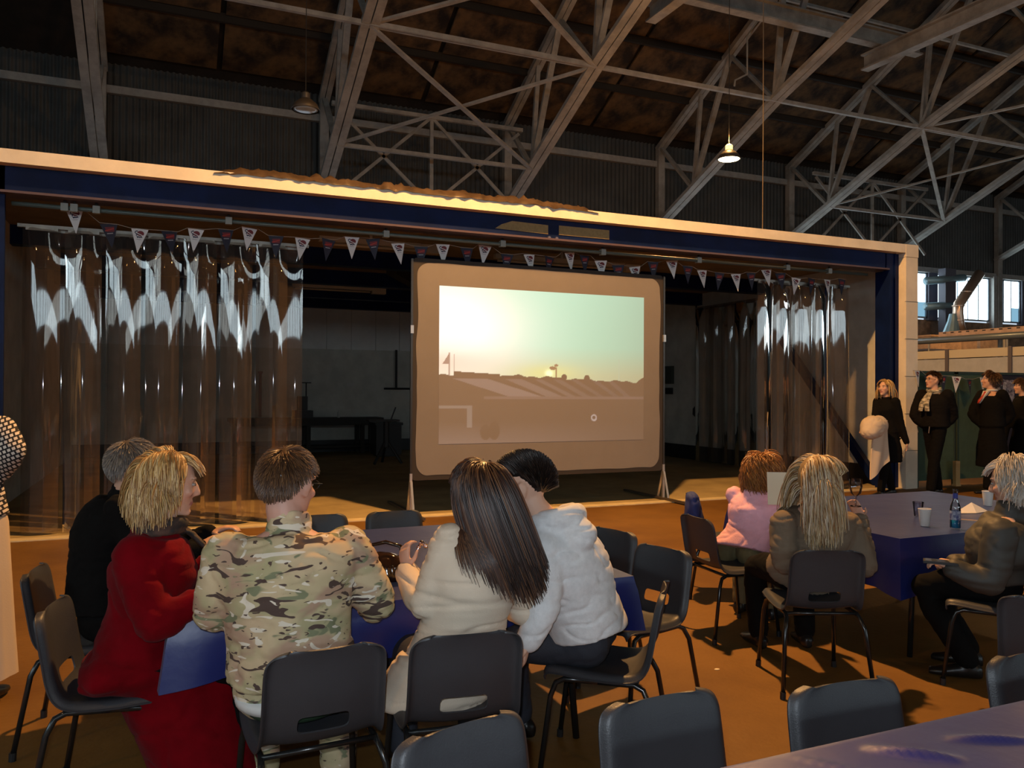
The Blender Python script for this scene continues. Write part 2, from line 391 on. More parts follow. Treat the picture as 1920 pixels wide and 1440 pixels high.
# ================================================================== booth (room built inside the hangar)
YF = 9.5; BX0, BX1 = -2.1, 11.28
M_bfloor = mat('booth_floor_concrete', (.45, .345, .17), .7, var=.25, vscale=1.5, spec=.2)
M_line = mat('threshold_line_paint', (.72, .58, .33), .6, var=.2, vscale=5)
fb = tag(MB().box((BX0, YF + .16, -.02), (BX1, YW - .5, .006)).build('floor_booth', M_bfloor), None, None, None, 'structure')
struct('trim_3', MB().box((BX0, YF - .02, -.02), (BX1, YF + .16, .012)), M_line)
M_block = mat('white_block_wall', (.66, .66, .60), .8, var=.2, vscale=2, bump=.3, bscale=14)
M_panel = mat('white_wall_panel', (.80, .82, .80), .6, var=.1, vscale=2)
wbk = struct('wall_booth_back', MB().box((BX0, 20.3, 0), (BX1, 20.5, 3.8)), M_block)
for k in range(21):
    xa = BX0 + .12 + .625 * k
    MB().box((xa + .006, 20.27, 2.58), (xa + .619, 20.31, 3.62)).build('wall_panel', M_panel, wbk)
struct('wall_booth_left', MB().box((BX0, YF + .3, 0), (BX0 + .12, 20.3, 3.8)), M_block)
struct('wall_booth_right', MB().box((11.08, YF + .3, 0), (11.28, 20.3, 3.8)), M_block)
struct('baseboard_right', MB().box((11.05, YF + .5, 0), (11.08, 20.29, .33)), M_black)
struct('baseboard_back', MB().box((BX0 + .13, 20.27, 0), (11.05, 20.3, .30)), M_black)
M_bceil = mat('booth_ceiling_board', (.30, .22, .15), .85, var=.35, vscale=1.2)
bc = struct('ceiling_booth', MB().box((BX0, YF + .3, 3.78), (BX1, 20.5, 3.9)), M_bceil)
for y in (12.6, 14.9, 17.2, 19.3):
    MB().box((BX0 + .1, y, 3.52), (11.08, y + .22, 3.78)).build('ceiling_joist', M_blue, bc)
MB().bar((3.4, 13.0, 3.6), (7.5, 20.2, 3.6), .18, .22).build('ceiling_joist', M_dark, bc)
# fluorescent battens, switched off
M_batten = mat('cream_batten', (.55, .47, .33), .5)
for i, (x0, x1, y, z, lb) in enumerate(((1.9, 3.35, 11.2, 3.62, 'left of the screen behind the bunting'), (4.6, 6.9, 11.4, 3.60, 'behind the top edge of the screen'), (2.2, 3.75, 15.9, 3.56, 'deep in the booth above the workbench'), (7.4, 9.0, 14.2, 3.6, 'deep in the booth right of the screen'))):
    t = thing('strip_light', 'cream unlit fluorescent strip light ' + lb, 'light fitting', ((x0 + x1) / 2, y, z), 0, 'unlit strip lights in the booth')
    hw = (x1 - x0) / 2
    MB().box((-hw, -.05, 0), (hw, .05, .07)).build('batten', M_batten, t); MB().box((hw, -.07, -.06), (hw + .28, .07, .06)).build('end_box', M_batten, t)
    MB().tube([(-hw + .05, 0, -.03), (hw - .03, 0, -.03)], .018, 10).build('tube', M_batten, t, True)
    MB().box((-.02, -.02, .06), (.02, .02, 3.775 - z)).build('bracket', M_batten, t)
# front frame: cream fascia, navy beam and columns
fa = struct('trim_4', MB().box((BX0 - .3, YF - .08, 3.845), (11.02, YF + .3, 3.985)), M_white)
struct('trim_5', MB().box((11.02, YF - .085, 3.78), (11.30, YF + .3, 3.985)), M_white)
post = struct('trim_6', MB().box((11.025, YF - .08, 0), (11.29, YF + .3, 3.775)), M_white)
for z in (.62, 1.22, 1.83, 2.44, 3.05):
    MB().box((11.02, YF - .084, z), (11.295, YF - .06, z + .006)).build('joint_line', M_dark, post)
def beam_front():
    t = thing('front_beam', 'long navy blue steel beam spanning the booth opening', 'beam', (0, YF, 3.56))
    MB().box((BX0, .06, .02), (10.72, .12, .30)).build('web_plate', M_blue, t)
    MB().box((BX0, -.03, -.005), (10.72, .26, .02)).build('bottom_flange', mat('worn_flange', (.10, .065, .075), .4), t)
    M_tape = mat('yellowed_tape', (.34, .25, .11), .7, var=.2, vscale=20)
    mb = MB(); mb.add([(3.86, .055, .10), (4.62, .055, .085), (4.62, .055, .205), (4.10, .055, .215), (3.95, .055, .16)], [(0, 1, 2, 3, 4)]); mb.build('tape_patch', M_tape, t)
    MB().box((4.78, .052, .09), (5.55, .058, .215)).build('tape_patch', M_tape, t)
    for x in (4.63, 4.74): MB().tube([(x, .06, .035), (x, .03, .035)], .022, 6).build('bolt', mat('bolt_steel', (.25, .22, .25), .35, .8), t)
    return t
beam_front()
def column(x0, x1, label):
    t = thing('corner_column', label, 'column', (x0, YF, 0)); w = x1 - x0
    MB().box((0, .06, 0), (w, .12, 3.84)).build('web_plate', M_blue, t)
    MB().box((-.03, -.03, 0), (.0, .26, 3.55)).build('flange', M_blue, t); MB().box((w * .62, .035, 0), (w * .68, .07, 3.84)).build('rib', M_blue, t)
    return t
column(10.75, 11.02, 'navy blue steel column beside the cream corner post'); column(-1.85, -1.55, 'navy blue steel column at the left edge of the booth')
# crumpled plastic sheet lying on top of the fascia
M_film = mat('crumpled_brown_plastic', (.075, .048, .03), .3, var=.5, vscale=5)
def crumple(x0, x1, label):
    n = 120; m = 7; vs = []; fs = []
    for i in range(n + 1):
        x = lerp(x0, x1, i / n); h = (.055 + .07 * abs(noise.noise(V((x * 1.3, 3, 0)))) + .06 * abs(noise.noise(V((x * 6, 9, 0))))) * min(1, i / 6, (n - i) / 6) + .004
        for j in range(m + 1):
            u = j / m; vs.append((x, YF - .098 + u * .30 + .02 * noise.noise(V((x * 9, u * 5, 1))), 3.984 - (.035 + .03 * noise.noise(V((x * 7, 2, 2)))) * max(0, 1 - u * 7) + h * math.sin(math.pi * (.04 + u * .94)) ** .6 * (1 + .5 * noise.noise(V((x * 14, u * 6, 4))))))
    for i in range(n):
        for j in range(m): a = i * (m + 1) + j; fs.append((a, a + m + 1, a + m + 2, a + 1))
    mb = MB(); mb.add(vs, fs); tag(mb.build('plastic_sheet', M_film, None, True), label, 'plastic sheet')
crumple(.45, 5.3, 'crumpled brown plastic sheeting lying along the booth fascia')
# conduit pipe with clips under the beam
M_pipe = mat('grey_green_conduit', (.11, .14, .13), .4, .3)
cp = thing('conduit', 'grey-green conduit pipe clipped under the navy beam', 'pipe', (0, 9.64, 3.478))
MB().tube([(-1.5, 0, 0), (10.4, 0, 0)], .024, 10).build('pipe', M_pipe, cp, True)
for x in (-1.02, -.93, -.72, .62, 2.45, 4.0, 5.5, 7.1, 8.75, 9.6):
    MB().box((x - .035, -.03, -.035), (x + .035, .04, .045)).build('clip', mat('clip_grey', (.28, .31, .29), .5), cp); MB().box((x - .012, -.01, .04), (x + .012, .01, .11)).build('hanger', M_dark, cp)

# ================================================================== strip curtains
M_pvc = pvc(); M_hang = mat('zinc_hanger_strip', (.32, .30, .27), .4, .6, var=.3)
def curtain(label, x0, x1, y, pitch, w, seed, h=3.28, base=.02, axis='x'):
    r = random.Random(seed); t = thing('strip_curtain', label, 'strip curtain', (x0, y, 0) if axis == 'x' else (y, x0, 0), 0 if axis == 'x' else -math.pi / 2)
    L = abs(x1 - x0); n = int(round((L - w) / pitch)); 
    MB().box((-.05, -.03, h), (L + .05, .03, h + .035)).build('rail', M_hang, t)
    for i in range(n + 1):
        xc = w / 2 + (L - w) * i / n; front = i % 2 == 0
        bow = (.075 if front else -.06) * r.uniform(.8, 1.2); yo = -.035 if front else .035; lean = r.uniform(-.03, .03); tw = r.uniform(-.02, .02)
        nu, nv = 12, 24; vs = []; fs = []
        for j in range(nv + 1):
            v = j / nv; z = base + (h - base) * v; fl = 1 - sstep(.93, 1.0, v) * .85
            for k in range(nu + 1):
                u = k / nu * 2 - 1
                yy = yo - bow * fl * (1 - u * u) + lean * u * fl + tw * u * (1 - v) + .010 * noise.noise(V((xc * 3 + u, v * 2.2, seed)))
                vs.append((xc + u * w / 2 * (1 - .02 * fl), yy, z))
        for j in range(nv):
            for k in range(nu): a = j * (nu + 1) + k; fs.append((a, a + 1, a + nu + 2, a + nu + 1))
        mb = MB(); mb.add(vs, fs); mb.build('strip', M_pvc, t, True)
        MB().box((xc - w * .42, yo - .008, h - .03), (xc + w * .42, yo + .008, h + .02)).build('clamp_plate', M_hang, t)
    return t
curtain('clear plastic strip curtain covering the left part of the booth opening', -1.43, 1.50, 9.87, .205, .36, 3)
curtain('clear plastic strip curtain bunched at the right of the booth opening', 8.33, 10.20, 9.87, .19, .34, 5)
curtain('dim clear plastic strips hung against the right wall deep in the booth', 14.7, 12.8, 10.80, .22, .34, 8, 3.4, .04, 'y')

# ================================================================== bunting
M_fw = mat('bunting_white', (.72, .72, .74), .7); M_fn = mat('bunting_navy', (.012, .013, .035), .6); M_red = mat('print_red', (.16, .015, .025), .6); M_prn = mat('print_navy', (.02, .018, .06), .6)
M_prr = mat('print_bright_red', (.40, .03, .02), .6); M_gry = mat('print_grey', (.35, .34, .38), .6)
def tri(a, b, c): mb = MB(); mb.add([a, b, c], [(0, 1, 2)]); return mb
def poly2(pts, y): mb = MB(); mb.add([(p[0], y, p[1]) for p in pts], [tuple(range(len(pts)))]); return mb
def disc(cx, cz, rx, rz_, y, n=18, a0=0, a1=2 * math.pi):
    return poly2([(cx + rx * math.cos(a0 + (a1 - a0) * k / n), cz + rz_ * math.sin(a0 + (a1 - a0) * k / n)) for k in range(n)], y)
FW, FH = .178, .27
def ribbon(pts, wd, y):
    mb = MB(); 
    for (p, q) in zip(pts[:-1], pts[1:]):
        d = V((q[0] - p[0], q[1] - p[1])); d.normalize(); nx = V((-d.y, d.x)) * wd / 2
        mb.add([(p[0] + nx.x, y, p[1] + nx.y), (q[0] + nx.x, y, q[1] + nx.y), (q[0] - nx.x, y, q[1] - nx.y), (p[0] - nx.x, y, p[1] - nx.y)], [(0, 1, 2, 3)])
    return mb
def flag_meshes(white):
    out = []
    mb = MB(); h = FW / 2; y2 = .0015
    mb.add([(-h, -y2, 0), (h, -y2, 0), (0, -y2, -FH), (-h, y2, 0), (h, y2, 0), (0, y2, -FH)], [(0, 2, 1), (3, 4, 5), (0, 1, 4, 3), (1, 2, 5, 4), (2, 0, 3, 5)])
    out.append(('cloth', mb.mesh('cloth'), M_fw if white else M_fn))
    y = -.003
    if white:
        # round dark-red emblem with a curl, a white swoosh, and two navy letter-like marks below it
        out.append(('emblem', disc(.012, -.05, .037, .030, y).mesh('emblem'), M_red))
        mb = ribbon([(-.030, -.078), (-.020, -.060), (-.038, -.052), (-.045, -.040), (-.036, -.028), (-.018, -.026)], .011, y - .0006); out.append(('emblem_curl', mb.mesh('emblem_curl'), M_prn))
        mb = ribbon([(-.022, -.083), (-.012, -.100), (-.003, -.085), (.010, -.098), (.022, -.084), (.032, -.096)], .011, y - .0006); out.append(('emblem_lettering', mb.mesh('emblem_lettering'), M_prn))
        out.append(('emblem_swoosh', ribbon([(-.040, -.042), (0, -.058), (.05, -.078)], .008, y - .0015).mesh('emblem_swoosh'), M_fw))
        out.append(('caption_line', ribbon([(-.026, -.118), (.026, -.118)], .006, y).mesh('caption_line'), M_gry))
    else:
        out.append(('emblem', poly2([(-.045, -.035), (.05, -.03), (.045, -.085), (-.03, -.088)], y).mesh('emblem'), M_red))
        out.append(('emblem_stripe', ribbon([(-.045, -.075), (.0, -.062), (.045, -.05)], .013, y - .001).mesh('emblem_stripe'), M_prr))
        out.append(('caption_line', ribbon([(-.03, -.105), (.03, -.102)], .010, y).mesh('caption_line'), M_gry))
    return out
FLW, FLD = flag_meshes(True), flag_meshes(False)
def bunting(label, y, flags, seed):
    r = random.Random(seed); t = thing('bunting', label, 'bunting', (0, y, 0)); pts = []
    for (x, z, white) in flags:
        sc = r.uniform(-.1, .1); first = None
        for k, (nm, me, m) in enumerate(FLW if white else FLD):
            if k == 0:
                o = bpy.data.objects.new('flag', me); me.materials.clear(); me.materials.append(m); COL.objects.link(o); o.parent = t
                o.location = (x, r.uniform(-.012, .012), z); o.rotation_euler = (r.uniform(-.12, .04), sc * 1.6, r.uniform(-.35, .35)); first = o
                tag(o, 'white flag with a dark red round emblem' if white else 'navy flag with a red stripe')
            else:
                o = bpy.data.objects.new(nm, me); me.materials.clear(); me.materials.append(m); COL.objects.link(o); o.parent = first
        pts += [(x - .09, 0, z + .002 + .05 * abs(sc)), (x + .09, 0, z + .002)]
    MB().tube(pts, .0035, 5).build('string', mat('bunting_cord', (.35, .3, .25), .8), t); return t
W_ = [(-0.94, 3.5), (-0.3, 3.34), (0.28, 3.39), (0.86, 3.45), (1.47, 3.38), (2.06, 3.44), (2.64, 3.41), (3.23, 3.44), (3.81, 3.47), (4.45, 3.4), (5.06, 3.47), (5.55, 3.39), (6.1, 3.34), (6.73, 3.47), (7.28, 3.37), (7.89, 3.35), (8.47, 3.46), (9.07, 3.36), (9.7, 3.37)]
D_ = [(-0.61, 3.37), (0.0, 3.34), (0.6, 3.41), (1.16, 3.38), (1.78, 3.39), (2.32, 3.44), (2.94, 3.39), (3.56, 3.42), (4.13, 3.38), (4.76, 3.39), (5.3, 3.45), (5.84, 3.35), (6.41, 3.43), (7.01, 3.41), (7.59, 3.35), (8.19, 3.39), (8.76, 3.42), (9.39, 3.37), (10.03, 3.4)]
bunting('string of white and navy pennant flags across the top of the booth opening', 9.79, sorted([(x, z, True) for x, z in W_] + [(x, z, False) for x, z in D_]), 4)
bunting('short string of pennant flags on the green partition behind the standing men', 9.42, [(11.27, 1.93, True), (11.55, 1.86, False), (11.87, 1.85, False), (12.2, 1.84, True), (12.5, 1.80, False), (12.85, 1.83, True), (13.3, 1.8, False)], 9)
# ================================================================== projection screen
M_screen = mat('screen_fabric', (.235, .21, .19), .8, var=.06, vscale=2)
M_sframe = mat('screen_border_black', (.035, .027, .022), .7)
M_alu = mat('aluminium_stand', (.62, .58, .54), .35, .8)
def rrect(x0, x1, z0, z1, r, n=8):
    out = []
    for (cx, cz, a) in ((x1 - r, z1 - r, 0), (x0 + r, z1 - r, 90), (x0 + r, z0 + r, 180), (x1 - r, z0 + r, 270)):
        for k in range(n + 1): th = math.radians(a + 90 * k / n); out.append((cx + r * math.cos(th), cz + r * math.sin(th)))
    return out
def plate(pts, y0, y1):
    n = len(pts); mb = MB(); mb.add([(p[0], y0, p[1]) for p in pts] + [(p[0], y1, p[1]) for p in pts], [tuple(range(n)), tuple(range(2 * n - 1, n - 1, -1))] + [(k, k + n, (k + 1) % n + n, (k + 1) % n) for k in range(n)]); return mb
def build_screen():
    t = thing('projection_screen', 'large folding projection screen showing a desert sunset, on metal legs', 'projection screen', (4.68, 9.72, 0))
    W2 = 1.86
    plate(rrect(-W2, W2, .43, 3.235, .05), .0, .03).build('border', M_sframe, t)
    r = random.Random(2); pts = []
    for (x, z) in rrect(-W2 + .055, W2 - .055, .49, 3.185, .15, 10): pts.append((x, z))
    fine = []
    for (p, q) in zip(pts, pts[1:] + pts[:1]):
        n = max(1, int(math.hypot(q[0] - p[0], q[1] - p[1]) / .06))
        for k in range(n):
            x = lerp(p[0], q[0], k / n); z = lerp(p[1], q[1], k / n); e = .012 * noise.noise(V((x * 3, z * 3, 2))); fine.append((x * (1 + e), z + e))
    plate(fine, -.004, .0).build('fabric', M_screen, t)
    # projected picture: a fine grid whose colours are worked out here
    x0, x1, z0, z1 = 3.165 - 4.68, 6.215 - 4.68, .88, 2.90; NX, NZ = 300, 220
    g = np.linspace(0, 1, NX + 1); hgt = np.linspace(0, 1, NZ + 1); U, Z = np.meshgrid(g, hgt)          # U: left to right, Z: bottom to top
    HOR = .435 + .0 * U
    a = np.clip((Z - .44) / .56, 0, 1)
    def mixc(A, B, k): return A + (B - A) * k[..., None]
    low = np.array([.52, .60, .36]); mid = np.array([.37, .78, .58]); top = np.array([.30, .80, .63]); hot = np.array([1.25, 1.22, 1.12])
    c = mixc(low[None, None], mid[None, None], np.clip(a / .35, 0, 1)); c = mixc(c, top[None, None], np.clip((a - .35) / .65, 0, 1))
    dark = np.clip((U - .45) / .55, 0, 1) ** 1.3 * .35; c = c * (1 - dark[..., None])
    gl = np.exp(-(((U - .02) / .33) ** 2 + ((Z - .74) / .30) ** 2)); c = mixc(c, hot[None, None], np.clip(gl * 1.35, 0, 1))
    gl2 = np.exp(-(((U + .02) / .30) ** 2 + ((Z - .52) / .10) ** 2)); c = mixc(c, np.array([.85, .66, .52])[None, None], np.clip(gl2 * .8, 0, 1))
    gl3 = np.exp(-(((U - .5) / .15) ** 2 + ((Z - .46) / .055) ** 2)); c = mixc(c, np.array([.72, .74, .26])[None, None], np.clip(gl3 * .8, 0, 1))
    sun = np.exp(-(((U - .51) / .017) ** 2 + ((Z - .457) / .02) ** 2)); c = mixc(c, np.array([1.1, 1.2, .7])[None, None], np.clip(sun * 1.5, 0, 1))
    gr = np.zeros_like(c) + np.array([.030, .019, .013])
    def stripe(k, ux0, ux1, zt=.415, zb=.30, lean=.20, col=(.13, .10, .095)):
        f = (zt - Z) / (zt - zb); l = ux0 + lean * f; r_ = ux1 + lean * f; mk_ = (f > 0) & (f < 1) & (U > l) & (U < r_)
        gr[mk_] = np.array(col) * k
    for (q, a0, b0, ln) in ((1.0, .06, .22, .26), (.75, .30, .38, .20), (.6, .44, .475, .17), (.5, .53, .57, .15), (.45, .62, .65, .14), (.45, .72, .75, .12), (.45, .80, .83, .10)): stripe(q, a0, b0, lean=ln)
    gr[(Z > .285) & (Z < .302) & (U > .2)] = (.085, .06, .055)
    mkb = (U < .15) & (((Z > .225) & (Z < .245)) | ((U > .125) & (Z < .245) & (Z > .10))); gr[mkb] = (.12, .11, .10)
    lo = np.clip((.14 - Z) / .12, 0, 1) * np.clip(1.1 - U, .1, 1); gr += lo[..., None] * np.array([.06, .05, .05])
    ppl = (((U - .21) / .025) ** 2 + ((Z - .07) / .05) ** 2 < 1) | (((U - .25) / .025) ** 2 + ((Z - .08) / .06) ** 2 < 1); gr[ppl] = (.02, .012, .008)
    ring = np.abs(np.hypot((U - .737) * 1.51, Z - .158) - .018) < .006; gr[ring] = (.30, .27, .27)
    nse = np.sin(U * 91) * .004 + np.sin(U * 37 + 1) * .005 + .01 * np.sin(U * 5)
    hz = HOR + nse - .02 * np.clip(U, 0, 1)
    blk = (U > .065) & (U < .275); hz = np.where(blk, .462 - .015 * (U - .06) / .2, hz); hz = hz + .03 * np.clip((U - .96) / .04, 0, 1)
    bush = (np.hypot((U - .585) * 1.6, (Z - .43)) < .022) | (np.hypot((U - .70) * 1.6, Z - .425) < .024); sky = (Z > hz) & ~bush
    # fade soft ground edge
    c = np.where(sky[..., None], c, gr)
    def paint(mask, col): c[mask & sky] = col
    paint((np.abs(U - .045) < .003) & (Z < .58), (.35, .26, .22)); paint((np.abs(U - .068) < .002) & (Z < .57), (.45, .36, .30))
    paint((Z > .505) & (Z < .57) & (U < .045) & (U > .045 - (.575 - Z) * .45), (.28, .18, .15))
    paint((np.abs(U - .545) < .004) & (Z < .50), (.22, .13, .06)); paint((np.hypot((U - .528) * 1.5, (Z - .492) * 1.9) < .024) | (np.hypot((U - .545) * 1.5, (Z - .51) * 1.9) < .016), (.22, .13, .06))
    paint((np.abs(U - .868) < .0015) & (Z < .56), (.36, .48, .36))
    verts = [(lerp(x0, x1, u), -.007, lerp(z0, z1, z)) for z in hgt for u in g]
    faces = [(j * (NX + 1) + i, j * (NX + 1) + i + 1, (j + 1) * (NX + 1) + i + 1, (j + 1) * (NX + 1) + i) for j in range(NZ) for i in range(NX)]
    me = bpy.data.meshes.new('projected_picture'); me.from_pydata(verts, [], faces)
    at = me.color_attributes.new('Col', 'FLOAT_COLOR', 'POINT'); rgba = np.ones((c.reshape(-1, 3).shape[0], 4), np.float32); rgba[:, :3] = c.reshape(-1, 3); at.data.foreach_set('color', rgba.ravel())
    # light thrown on the fabric: it adds to the fabric's own shade
    m = bpy.data.materials.new('projected_light'); m.use_nodes = True; b = m.node_tree.nodes['Principled BSDF']
    b.inputs['Base Color'].default_value = (.235, .21, .19, 1); b.inputs['Roughness'].default_value = .8
    vc = _n(m.node_tree, 'ShaderNodeVertexColor', layer_name='Col'); m.node_tree.links.new(vc.outputs[0], b.inputs['Emission Color']); b.inputs['Emission Strength'].default_value = .85
    mk('projected_picture', me, m, t)
    for s in (-1, 1):
        x = s * (W2 + .015)
        l = MB().box((x - .016, -.016, 0), (x + .016, .016, .52)).build('leg', M_alu, t)
        MB().box((x - .014, -.014, .52), (x + .014, .014, 3.22)).build('upright', mat('shaded_screen_upright', (.07, .065, .06), .3, .7), t)  # upper leg gets a darker metal: its shade is put into the colour
        MB().bar((x, -.55, .03), (x, 1.05, .03), .05, .03).build('foot_bar', mat('dark_foot_bar', (.12, .09, .06), .5, .5), l)
        MB().bar((x, -.13, .05), (x, -.02, .42), .03, .012).build('brace', M_alu, l); MB().bar((x, .13, .05), (x, .02, .42), .03, .012).build('brace', M_alu, l)
        MB().box((x - .02, -.03, 2.28), (x + .02, .0, 2.38)).build('clamp', M_alu, l)
    return t
build_screen()

# ================================================================== things inside the booth
M_bench = mat('dark_workbench_wood', (.03, .026, .022), .7); M_mach = mat('black_machine', (.015, .015, .016), .5)
t = thing('workbench', 'dark workbench against the back wall of the booth', 'workbench', (3.2, 19.85, 0))
MB().box((-1.9, -.38, .80), (1.72, .38, .88)).build('bench_top', M_bench, t); MB().box((-1.8, -.3, .16), (1.6, .3, .20)).build('lower_shelf', M_bench, t); MB().box((-1.8, -.34, .70), (1.6, -.3, .8)).build('apron', M_bench, t)
for x in (-1.8, -.1, 1.2, 1.55):
    for y in (-.3, .3): MB().box((x - .05, y - .05, 0), (x + .05, y + .05, .8)).build('leg', M_bench, t)
t = thing('bench_machine', 'black bench machine standing on the workbench behind the curtain edge', 'machine', (3.0, 19.8, .88))
MB().box((-.22, -.2, 0), (.22, .2, .18)).build('base', M_mach, t); MB().box((-.12, -.12, .18), (.10, .12, .52)).build('head', M_mach, t); MB().tube([(.08, 0, .5), (.08, 0, .85)], .015, 6).build('rod', M_mach, t); MB().tube([(-.02, 0, .85), (.2, 0, .85)], .012, 6).build('handle', M_mach, t)
tag(MB().lathe([(.03, 0), (.032, .01), (.032, .12), (.015, .15), (.015, .18)], 12).build('bottle', mat('pale_bottle', (.6, .6, .56), .4), None, True, (3.85, 19.7, .88)), 'small pale bottle on the workbench', 'bottle')
t = thing('wall_pipe', 'dark T-shaped pipe fixed on the white back wall', 'pipe', (5.43, 20.22, 1.6)); MB().tube([(0, 0, 0), (0, 0, 1.0)], .03, 8).build('upright', M_mach, t); MB().tube([(-.32, 0, 0), (.36, 0, 0)], .025, 8).build('cross_arm', M_mach, t)
t = thing('machine_stand', 'black three-legged machine stand on the booth floor left of the screen', 'stand', (4.25, 16.6, 0))
for a in (90, 210, 330): MB().tube([(.34 * math.cos(math.radians(a)), .34 * math.sin(math.radians(a)), .02), (.05 * math.cos(math.radians(a)), .05 * math.sin(math.radians(a)), .45)], .03, 8).build('leg', M_mach, t)
MB().tube([(0, 0, .35), (0, 0, .92)], .06, 10).build('pillar', M_mach, t); MB().box((-.4, -.15, .9), (.25, .15, .94)).build('tray', M_mach, t); MB().tube([(.1, 0, .94), (.2, 0, 1.2)], .014, 6).build('lever', M_mach, t)
tag(MB().box((-.3, -.3, .05), (.3, .3, .78)).box((-.24, -.24, 0), (.24, .24, .05)).box((-.33, -.33, .74), (.33, .33, .8)).build('tool_cabinet', M_mach, None, False, (4.75, 18.6, 0)), 'black tool cabinet beside the machine stand', 'cabinet')
tag(MB().box((-.1, -.01, 0), (.1, .01, .07)).box((-.08, -.016, .01), (.08, -.01, .06)).build('wall_notice', mat('pale_notice', (.6, .6, .58), .6), None, False, (4.25, 20.24, 1.66)), 'small pale notice on the white back wall', 'notice')
t = thing('wall_switch', 'dark switch box on the right wall of the booth', 'switch box', (11.03, 16.1, 1.75)); MB().box((-.05, -.14, 0), (.03, .14, .42)).build('box', mat('switch_box_green', (.05, .06, .05), .6), t); MB().box((-.06, -.1, -.25), (.03, .1, -.1)).build('socket', M_mach, t)
t = thing('hanging_cable', 'black cable with a plug hanging by the right wall of the booth', 'cable', (10.95, 14.95, 1.1)); MB().tube([(0, 0, .1), (0, .01, 1.2), (0, 0, 2.68)], .018, 6).build('cable', M_mach, t); MB().lathe([(.02, .14), (.07, .08), (.075, -.05), (.03, -.1)], 10).build('plug', M_mach, t, True)
tag(MB().tube([(0, 0, 0), (0, 0, 1.05)], .035, 8).box((-.05, -.05, 1.05), (.05, .05, 1.1)).build('fire_hose_pipe', mat('dull_red_pipe', (.22, .03, .03), .5), None, False, (2.05, 20.18, .9)), 'dull red vertical pipe seen through the left curtain', 'pipe')
tag(MB().bar((10.95, 9.9, .03), (10.95, 12.2, 2.6), .10, .14).bar((10.95, 9.9, .03), (10.95, 9.98, .35), .12, .12).build('diagonal_brace', M_blue), 'navy diagonal brace behind the right curtain', 'brace')

# ================================================================== right background
M_green = mat('green_partition_felt', (.055, .10, .068), .9, var=.15, vscale=8, bump=.2, bscale=120); M_gframe = mat('green_frame', (.02, .04, .03), .6)
for i, (x0, x1, lb) in enumerate(((11.42, 12.32, 'green felt display partition beside the cream post'), (12.36, 13.26, 'green felt display partition behind the man with the red tie'), (13.3, 14.2, 'dark display partition at the right edge'))):
    t = thing('display_partition', lb, 'partition', (x0, 9.55, 0), 0, 'display partitions in a row')
    MB().box((.03, -.01, .10), (x1 - x0 - .03, .03, 1.90)).build('felt_panel', M_green if i < 2 else mat('dark_felt', (.012, .012, .03), .9), t)
    for x in (0, x1 - x0 - .03): MB().box((x, -.02, 0), (x + .03, .04, 1.92)).build('frame_post', M_gframe, t)
    MB().box((0, -.02, 1.89), (x1 - x0, .04, 1.93)).build('frame_top', M_gframe, t)
def photo_board():
    t = thing('poster', 'poster with a blurred crowd photograph at the right edge', 'poster', (13.14, 9.50, 1.30))
    MB().box((0, -.008, -.0), (.62, .008, .50)).build('sheet', mat('poster_print', (.42, .36, .40), .6, vscale=18, col2=(.05, .04, .06)), t)
    MB().box((.03, -.012, .30), (.40, -.008, .46)).build('light_area', mat('poster_light', (.62, .58, .60), .6, vscale=30, col2=(.2, .16, .18)), t); return t
photo_board()
tag(MB().box((-.05, -.03, 0), (.05, .03, .42)).box((-.06, -.04, 0), (.06, .04, .03)).build('orange_post', mat('orange_wood', (.55, .33, .12), .6), None, False, (12.2, 9.42, 0)), 'short tan wooden post in front of the green partition', 'post')
M_wp = mat('daylight_tinted_white_panel', (.40, .43, .50), .6, var=.1)  # white panels; the bluish daylight on them is mixed into the base colour
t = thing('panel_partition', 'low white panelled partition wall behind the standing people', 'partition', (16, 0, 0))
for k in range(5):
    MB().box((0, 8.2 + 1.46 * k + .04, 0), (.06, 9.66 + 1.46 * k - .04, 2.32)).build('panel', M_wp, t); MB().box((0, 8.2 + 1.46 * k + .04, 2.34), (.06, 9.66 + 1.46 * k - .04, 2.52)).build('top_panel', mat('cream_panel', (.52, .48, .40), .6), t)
    MB().box((-.03, 8.2 + 1.46 * k - .04, 0), (.08, 8.2 + 1.46 * k + .04, 2.54)).build('post', mat('partition_post', (.10, .09, .11), .6), t)
M_gp = mat('grey_blue_pipe', (.17, .21, .25), .35, .4)
t = thing('service_pipe', 'long grey-blue service pipe above the white partition', 'pipe', (16.3, 0, 2.78)); MB().tube([(0, 8, 0), (0, 16, .0)], .075, 12).build('pipe', M_gp, t, True)
for y in (9.3, 11.4, 13.3, 15): MB().tube([(0, y, .06), (0, y, -.28)], .018, 6).build('hanger', M_rail, t)
M_or = mat('galvanised_tray', (.66, .46, .34), .45, .35, var=.25, vscale=6)
t = thing('cable_tray', 'perforated metal cable tray above the service pipe', 'cable tray', (17, 0, 2.86)); MB().box((0, 8, 0), (.05, 13.6, .16)).build('side', M_or, t); MB().box((0, 8, .0), (.4, 16, .02)).build('base', M_or, t)
for k in range(26): MB().box((-.004, 8.6 + k * .2, .12), (.0, 8.68 + k * .2, .145)).build('slot', M_black, t)
for k, y in enumerate((9, 12, 15)): MB().box((.1, y, -2.86), (.16, y + .06, 0)).build('support_post', M_rail, t)
M_duct = mat('galvanised_duct', (.62, .44, .33), .32, .75); M_duct2 = mat('blue_grey_duct', (.30, .44, .50), .4, .5)
t = thing('extraction_duct', 'bent shiny extraction duct with flared hood before the windows', 'duct', (24.6, 19, 3.5))
MB().tube([(1.15, 0, 2.2), (.12, 0, 1.08), (.08, 0, .95), (.08, 0, .75), (.12, 0, .45), (.25, 0, .12)], .17, 14).build('duct', M_duct, t, True)
